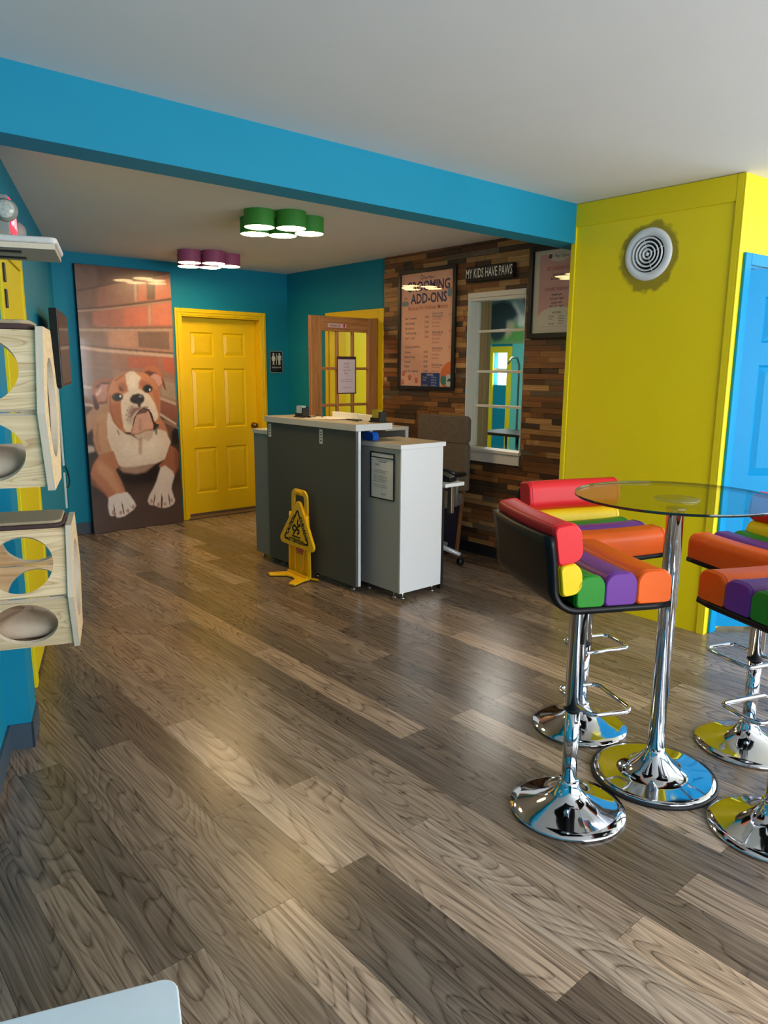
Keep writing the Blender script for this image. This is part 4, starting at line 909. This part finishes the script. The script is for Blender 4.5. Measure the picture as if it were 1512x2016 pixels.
MB().lathe([(0, 1.058), (.077, 1.058), (.078, 1.060), (.077, 1.0635), (0, 1.0635)], (0, 0, 0), 32).build('cap_disc', STEEL, bt)

# bar stools -----------------------------------------------------------------------------------
LE = {n: mat(n + '_leather', c, .42, var=.05, scale=90, bump=.12, bscale=260, spec=.3) for n, c in dict(red=(224, 34, 40), yellow=(238, 200, 14), green=(36, 132, 34), purple=(108, 52, 142), orange=(236, 96, 14)).items()}
BL = mat('black_leather', (8, 10, 14), .4, spec=.25, var=.1, scale=60, bump=.1)
HW = .222
def sad(y): return .005 * (y / HW) ** 2
def wrap(y): return .014 * (y / HW) ** 2
def shell_mesh():
    prof = [(.185, .006)] + [(.185 - .31 * i / 6, 0) for i in range(1, 6)] 
    for i in range(9):
        a = math.radians(90 * i / 8); prof.append((-.12 - .085 * math.sin(a), .085 - .085 * math.cos(a)))
    for i in range(1, 6): prof.append((-.205 - .028 * i / 5, .085 + .15 * i / 5))
    ys = [HW * (-1 + 2 * j / 12) for j in range(13)]; v = []; k = len(prof)
    for y in ys:
        for x, z in prof:
            b = max(0, min(1, (z - .02) / .15)); v.append((x + wrap(y) * b, y, z + sad(y) * (1 - b)))
    f = [(j * k + i, j * k + i + 1, (j + 1) * k + i + 1, (j + 1) * k + i) for j in range(12) for i in range(k - 1)]
    return MB().add(v, f, 0, True)
def dsec(w, h, r):
    rb = .014; pts = []
    for sx, sy, a0, q in ((1, 1, 0, r), (-1, 1, 90, r), (-1, -1, 180, rb), (1, -1, 270, rb)):
        for i in range(6):
            a = math.radians(a0 + 18 * i); pts.append((sx * (w / 2 - q) + q * math.cos(a), sy * (h / 2 - q) + q * math.sin(a)))
    return pts
def bolster(cx, cz, w, h, ang, back, r=.036):
    sec = dsec(w, h, r); ca, sa = math.cos(ang), math.sin(ang)
    rings = [(-1, .90, 0), (-1, .95, .002), (-1, .985, .006), (-1, 1, .016), (-.66, 1, 0), (-.33, 1, 0), (0, 1, 0), (.33, 1, 0), (.66, 1, 0), (1, 1, -.016), (1, .985, -.006), (1, .95, -.002), (1, .90, 0)]
    v = []; n = len(sec)
    for t, s_, dy in rings:
        y = t * HW + dy
        for a, b in sec:
            a, b = a * s_, b * s_; v.append((cx + a * ca - b * sa + wrap(y) * back, y, cz + a * sa + b * ca + sad(y) * (1 - back)))
    f = [(i * n + j, i * n + (j + 1) % n, (i + 1) * n + (j + 1) % n, (i + 1) * n + j) for i in range(len(rings) - 1) for j in range(n)]
    m = MB().add(v, f, 0, True); m.add(v[:n], [tuple(range(n))], 0, True); m.add(v[-n:], [tuple(range(n))], 0, True)
    seams = []
    for t in (-1, 1):
        y = t * (HW - .014); seams.append([(cx + a * 1.004 * ca - b * 1.004 * sa + wrap(y) * back, y, cz + a * 1.004 * sa + b * 1.004 * ca + sad(y) * (1 - back)) for a, b in sec])
    return m, seams
BOL = [('orange', .127, .052, .118, .104, 0, 0), ('purple', .016, .051, .108, .102, 0, 0), ('green', -.083, .049, .094, .098, 0, 0), ('yellow', -.160, .094, .098, .068, math.radians(-83), 1), ('red', -.174, .202, .122, .084, math.radians(-81), 1)]
def make_stool(label, loc, face, zs, foot_ang, lever=True):
    t = thing('bar_stool', label, 'bar stool', (loc[0], loc[1], 0), face, 'striped bar stools around the glass table')
    MB().lathe([(0, .002), (.195, .002), (.198, .007), (.195, .012), (.165, .02), (.12, .033), (.08, .05), (.055, .068), (.042, .085), (.036, .1), (.034, .112), (0, .112)], (0, 0, 0), 56).build('base', CHROME, t)
    MB().lathe([(0, .1), (.0255, .1), (.0255, .37), (0, .37)], (0, 0, 0), 28).build('pole', CHROME, t)
    MB().lathe([(.026, .372), (.031, .372), (.031, .378), (.026, .378)], (0, 0, 0), 28).build('rubber_collar', RUB, t)
    MB().lathe([(0, .378), (.0295, .378), (.0295, zs - .03), (.06, zs - .028), (.06, zs - .012), (0, zs - .012)], (0, 0, 0), 28).build('sleeve', CHROME, t)
    fa = foot_ang - face; zf = .40
    pts = [(0, -.02), (0, -.085), (.005, -.099), (.018, -.107), (.035, -.11), (.12, -.11), (.137, -.107), (.149, -.098), (.155, -.085), (.155, 0), (.155, .085), (.149, .098), (.137, .107), (.12, .11), (.035, .11), (.018, .107), (.005, .099), (0, .085), (0, .02)]
    ca, sa = math.cos(fa), math.sin(fa)
    path = [(x * ca - y * sa, x * sa + y * ca, zf) for x, y in pts]
    MB().tube([(0, 0, zf)] + path + [(0, 0, zf)], .0085, 10).build('footrest', CHROME, t)
    so_ = shell_mesh().build('shell', BL, t); so_.location = (0, 0, zs + .009); md = so_.modifiers.new('solid', 'SOLIDIFY'); md.thickness = .018; md.offset = 0
    for n, cx, cz, w, h, a, b in BOL:
        m, se = bolster(cx, cz, w, h, a, b); o = m.build(n + '_bolster', LE[n], t); o.location = (0, 0, zs + .018)
        for q in se: MB().tube(q, .0013, 5, closed=True).build('seam', LE[n], o)
    MB().tube([(0, -.03, zs - .025), (-.02, -.09, zs - .035), (-.04, -.115, zs - .06), (-.05, -.125, zs - .13)], [.006, .006, .006, .007], 8).build('lever', BLACK, t)
    return t
make_stool('striped bar stool nearest the camera, seen from behind with its black shell back', (2.0, 1.33), math.radians(-28), .785, math.radians(-26))
make_stool('striped bar stool behind the table against the wooden strip wall, facing the camera', (2.55, 1.66), math.radians(-111), .765, math.radians(-113))
make_stool('striped bar stool in front of the cyan door, right of the table pole', (2.93, 1.12), math.radians(159), .728, math.radians(160))
make_stool('striped bar stool cut off by the right edge, closest on the right', (2.415, .818), math.radians(67), .748, math.radians(70))

# round vent ------------------------------------------------------------------------------------
VW = mat('vent_white', (222, 224, 226), .45, var=.05)
vt = thing('air_vent', 'round white air diffuser with concentric rings on the yellow pillar', 'vent', (4.0455, 2.372, 2.16), FACE_X)
MB().lathe([(.147, 0), (.147, .004), (.14, .012), (.12, .014), (.103, .008), (.1, .002), (.1, 0)], n=48, axis='y').build('flange', VW, vt)
MB().lathe([(0, .001), (.105, .001)], n=40, axis='y').build('duct', mat('duct_black', (14, 14, 14), .8), vt)
for r in (.09, .068, .047, .026): MB().lathe([(r - .004, .002), (r + .002, .003), (r + .005, .016), (r - .001, .018), (r - .004, .014), (r - .006, .004)], n=40, axis='y').build('ring', VW, vt)
MB().lathe([(0, .018), (.008, .017), (.011, .01), (.008, .002)], n=20, axis='y').build('hub', VW, vt)
for a in (20, 110, 200, 290):
    c_, s_ = math.cos(math.radians(a)), math.sin(math.radians(a)); MB().tube([(0, -.008, 0), (c_ * .1, -.008, s_ * .1)], .0022, 6).build('spoke', VW, vt)

# cat climbing boxes on the left wall -----------------------------------------------------------
PLY = wood_mat('ash_plywood', (244, 214, 168), (196, 156, 108), axis=1, ring=9, fine=60, rough=.5, contrast=.45)
PLE = mat('plywood_edge', (214, 196, 170), .6, var=.15, scale=4, stretch=(1, 60, 1))
def hole_plate(outer, hc, hr, t0, t1, P, n=40):
    """plate with a round hole; outer: convex polygon (2-D), P(a,b,t)->3-D"""
    angs = sorted(set([2 * math.pi * i / n for i in range(n)] + [math.atan2(b - hc[1], a - hc[0]) % (2 * math.pi) for a, b in outer]))
    def hit(an):
        dx, dy = math.cos(an), math.sin(an); best = None
        for i in range(len(outer)):
            (x0, y0), (x1, y1) = outer[i - 1], outer[i]; ex, ey = x1 - x0, y1 - y0; den = dx * ey - dy * ex
            if abs(den) < 1e-9: continue
            t = ((x0 - hc[0]) * ey - (y0 - hc[1]) * ex) / den; s_ = ((x0 - hc[0]) * dy - (y0 - hc[1]) * dx) / den
            if t > 0 and -1e-6 <= s_ <= 1 + 1e-6: best = t if best is None else min(best, t)
        return (hc[0] + dx * best, hc[1] + dy * best)
    o = [hit(a) for a in angs]; h = [(hc[0] + hr * math.cos(a), hc[1] + hr * math.sin(a)) for a in angs]; k = len(angs)
    v = [P(a, b, t) for t in (t0, t1) for a, b in o + h]; f = []; mi = []
    for i in range(k):
        j = (i + 1) % k
        f += [(i, j, k + j, k + i), (2 * k + i, 3 * k + i, 3 * k + j, 2 * k + j)]; mi += [0, 0]
        f += [(i, 2 * k + i, 2 * k + j, j), (k + i, k + j, 3 * k + j, 3 * k + i)]; mi += [1, 1]
    m = MB(); m.v = v; m.f = f; m.mi = mi; m.sm = [False] * len(f); return m
FLEECE = mat('beige_fleece', (206, 182, 156), .95, var=.12, scale=40, bump=.8, bscale=220, sheen=.3); FELT = mat('brown_felt', (74, 52, 50), .9, var=.1); CARPET = mat('tan_carpet', (170, 148, 116), .95, var=.2, scale=160, bump=.6, bscale=300)
def puff(w, d, h, n=16):
    m = MB(); v = []; rows = 8
    for i in range(rows + 1):
        ph = -math.pi / 2 + math.pi * i / rows; cz = math.sin(ph); r = max(.02, math.cos(ph)) ** .5
        for j in range(n * 2):
            a = math.pi * j / n; e = .55
            x = math.copysign(abs(math.cos(a)) ** e, math.cos(a)) * w / 2 * r; y = math.copysign(abs(math.sin(a)) ** e, math.sin(a)) * d / 2 * r
            v.append((x, y, h / 2 * (cz if cz < 0 else cz * (1 + .12 * math.sin(5 * a)))))
    k = n * 2; f = [(i * k + j, i * k + (j + 1) % k, (i + 1) * k + (j + 1) % k, (i + 1) * k + j) for i in range(rows) for j in range(k)]
    return m.add(v, f, 0, True).add(v[:k], [tuple(range(k))], 0, True).add(v[-k:], [tuple(range(k))], 0, True)
def cat_box(label, s, z, padlab, cushlab, a=.21, dep=.30):
    t = thing('cat_climbing_box', label, 'cat box', LW(s, 0, z), RW, 'hexagonal cat boxes')
    hexa = [(a * math.cos(math.radians(60 * i)), a * math.sin(math.radians(60 * i))) for i in range(6)]
    he = [(x * 1.045, y * 1.045) for x, y in hexa]
    hole_plate(he, (0, 0), a * .58, -dep, -dep + .016, lambda p, q, y: (p, y, q)).build('end_plate', [PLY, PLE], t)
    hole_plate(hexa, (0, 0), a * .4, -.014, -.002, lambda p, q, y: (p, y, q)).build('wall_plate', [PLY, PLE], t)
    for i in range(6):
        p = Vector(hexa[i]); q = Vector(hexa[(i + 1) % 6]); d = (q - p).normalized(); nn = Vector((-d.y, d.x))
        ln = (q - p).length; lo = .008 if i in (0, 3) else .004; hi = .008 if i in (2, 5) else .004
        w0, w1 = -dep + .016, -.014
        def P(t_, y, k, p=p, d=d, nn=nn): e = p + d * t_ + nn * k; return (e.x, y, e.y)
        if i in (1, 4):
            m = MB(); v = [P(t_, y, k) for k in (0, .012) for t_, y in ((lo, w0), (ln - hi, w0), (ln - hi, w1), (lo, w1))]
            m.add(v, [(0, 1, 2, 3), (7, 6, 5, 4), (0, 4, 5, 1), (1, 5, 6, 2), (2, 6, 7, 3), (3, 7, 4, 0)]).build('panel', PLY, t)
        else:
            hole_plate([(lo, w0), (ln - hi, w0), (ln - hi, w1), (lo, w1)], (ln / 2, w0 + .122), .086, 0, .012, P).build('panel', [PLY, PLE], t)
    top = a * .866
    pd = thing('mat_pad', padlab, 'mat', LW(s, -0, z + top + .0008), RW, 'mats on the cat boxes')
    MB().prism(rrect(.2, .25, .03, 5, .0, -.155), .0, .012, 'xy').build('felt_underside', FELT, pd, .004); MB().prism(rrect(.19, .24, .028, 5, .0, -.153), .0125, .022, 'xy').build('carpet_top', CARPET, pd, .004)
    cu = puff(.20, .23, .075).build('cat_cushion', FLEECE); cu.location = LW(s, .15, z - top + .052); cu.rotation_euler = (0, 0, RW); tag(cu, cushlab, 'cushion', 'cushions in the cat boxes')
    return t
cat_box('upper hexagonal plywood cat box on the left wall', 2.0, 1.40, 'brown felt mat on the upper cat box', 'beige fleece cushion inside the upper cat box')
cat_box('lower hexagonal plywood cat box on the left wall', 2.44, .845, 'tan carpet mat with brown felt edge on the lower cat box', 'beige fleece cushion inside the lower cat box')
sh = thing('cat_shelf', 'flat plywood cat shelf high on the left wall', 'shelf', LW(2.555, 0, 1.85), RW)
bx('board', mat('grey_shelf_board', (170, 156, 138), .6), sh, 0, .30, -.30, 0, 0, .016, .002); bx('lip', PLE, sh, -.002, 0, -.3, 0, 0, .016, .0)
bx('bracket', BLACK, sh, .06, .085, -.2, 0, -.006, 0, .001); bx('bracket', BLACK, sh, .2, .225, -.2, 0, -.006, 0, .001)
pad = MB().prism(rrect(.31, .31, .02, 4, .15, -.153), 0, .02, 'xy').build('fleece_pad', mat('white_fleece', (210, 204, 196), .95, var=.1, scale=60, bump=.7, bscale=260), None, .008, 3); pad.location = LW(2.555, 0, 1.8665); pad.rotation_euler = (0, 0, RW); tag(pad, 'white fleece pad lying on the high cat shelf', 'pad')

ex = thing('emergency_light', 'grey exit sign with red lit edge and two round lamp heads above the shelf', 'emergency light', LW(3.68, .001, 2.055), RW)
GRY = mat('grey_housing', (150, 152, 146), .5); bx('housing', GRY, ex, 0, .24, -.062, 0, 0, .165, .005)
REDL = mat('red_exit_light', (255, 60, 80), .4, emit=(255, 40, 70), estr=1.1); bx('red_panel', REDL, ex, .01, .23, -.068, -.062, .008, .157, .002)
text('EXIT', .12, .083, .11, ex, mat('exit_white', (240, 225, 225), .5, emit=(255, 200, 205), estr=1.2), -.0688, bold=.02)
for x, y, z_ in ((-.055, -.052, .10), (.24, -.052, .06)):
    MB().lathe([(0, 0), (.03, 0), (.045, .02), (.048, .035), (.044, .04), (.04, .036), (0, .03)], (x + .02, y, z_), 24, axis='x').build('lamp_head', GRY, ex)
    MB().lathe([(0, -.004), (.02, -.003), (.036, .002), (.038, .006), (0, .008)], (x + (.016 if x < 0 else .06), y, z_), 24, axis='x').build('lens', mat('lamp_lens', (196, 200, 190), .15, var=.5, scale=90), ex)
    
tv = thing('television', 'flat black television on a swing bracket on the left wall', 'television', LW(5.3, .125, 1.37), RW - math.radians(.6))
bx('body', mat('tv_black', (10, 10, 12), .3), tv, 0, .93, 0, .05, 0, .5, .004); bx('screen', mat('dark_screen', (22, 20, 26), .08, var=.02, spec=.8), tv, .012, .918, -.002, 0, .018, .488, 0)
bx('wall_mount', BLACK, tv, .36, .5, .112, .12, .15, .36, .002); MB().tube([(.43, .05, .3), (.36, .08, .3), (.43, .113, .3)], .012, 8).build('arm', BLACK, tv); bx('sensor_foot', BLACK, tv, .0, .05, .005, .03, -.012, 0, .002)
rc = thing('cable_raceway', 'thin white cable channel with black cord on the left wall', 'cable channel', LW(6.6, 0, .33), RW)
bx('channel', WHITE, rc, 0, .02, -.015, 0, .0, .30, .002); bx('channel', WHITE, rc, 0, .02, -.015, 0, .36, 1.03, .002); MB().tube([(.01, -.018, .36), (.05, -.03, .31), (.09, -.04, .22), (.06, -.03, .17), (.01, -.018, .18)], .006, 6).build('cord', BLACK, rc)

# white bench corner by the camera ----------------------------------------------------------------
wt = thing('white_bench', 'scuffed white metal bench top at the lower left corner', 'bench', LW(1.165, 0, 0), RW)
SCF = mat('scuffed_white_metal', (232, 236, 238), .3, var=.08, scale=14)
MB().prism(rrect(1.0, .49, .03, 6, -.5, -.245), .435, .45, 'xy').build('bench_top', SCF, wt, .003)
bx('apron', SCF, wt, -.98, -.02, -.475, -.46, .39, .435, .002)
for x in (-.96, -.04):
    for y in (-.46, -.03): MB().tube([(x, y, .0), (x, y, .435)], .014, 10).build('leg', STEEL, wt)

# dog mural and grooming table beyond the inner window ---------------------------------------------
MUR = [((96, 158, 72), 10, [0, 700, 500, 560, 1000, 480, 1000, 1000, 0, 1000]), ((52, 50, 56), 8, [0, 60, 300, 0, 620, 120, 700, 330, 560, 470, 400, 480, 420, 700, 300, 900, 100, 950, 0, 800]), ((224, 218, 210), 5, [500, 60, 620, 100, 760, 360, 1000, 470, 1000, 600, 820, 640, 680, 600, 700, 360, 620, 220]), ((198, 170, 140), 8, [430, 500, 600, 520, 620, 640, 500, 820, 380, 900]), ((130, 92, 70), 5, [760, 0, 1000, 40, 1000, 200, 840, 180]), ((96, 80, 150), 5, [840, 220, 1000, 240, 1000, 400, 900, 340])]
mu = thing('dog_mural', 'wall print of a black and white dog on grass beyond the inner window', 'mural', (XR - .013, 6.66, 1.83), FACE_X)
bx('backing', WHITE, mu, 0, .66, 0, .008, 0, .56, 0)
mp_ = print_mesh('printed_photo', paint(MUR, 90, 60, (150, 150, 150), .3, .05)  , .66, .56, print_mat('matt_print', .6), mu, -.001)
gt_ = thing('grooming_table', 'black topped grooming table with steel arm beyond the inner window', 'table', (5.9, 4.85, 0), FACE_X)
bx('table_top', BLACK, gt_, -.3, .3, -.25, .25, .85, .88, .008)
for x in (-.22, .22):
    for y in (-.18, .18): MB().tube([(x, y, 0), (x, y, .85)], .016, 8).build('leg', STEEL, gt_)
MB().tube([(-.1, .2, .88), (-.1, .2, 1.55), (-.09, .15, 1.62), (-.08, .05, 1.62), (-.08, .0, 1.56)], .011, 8).build('arm', STEEL, gt_)
flush_text()
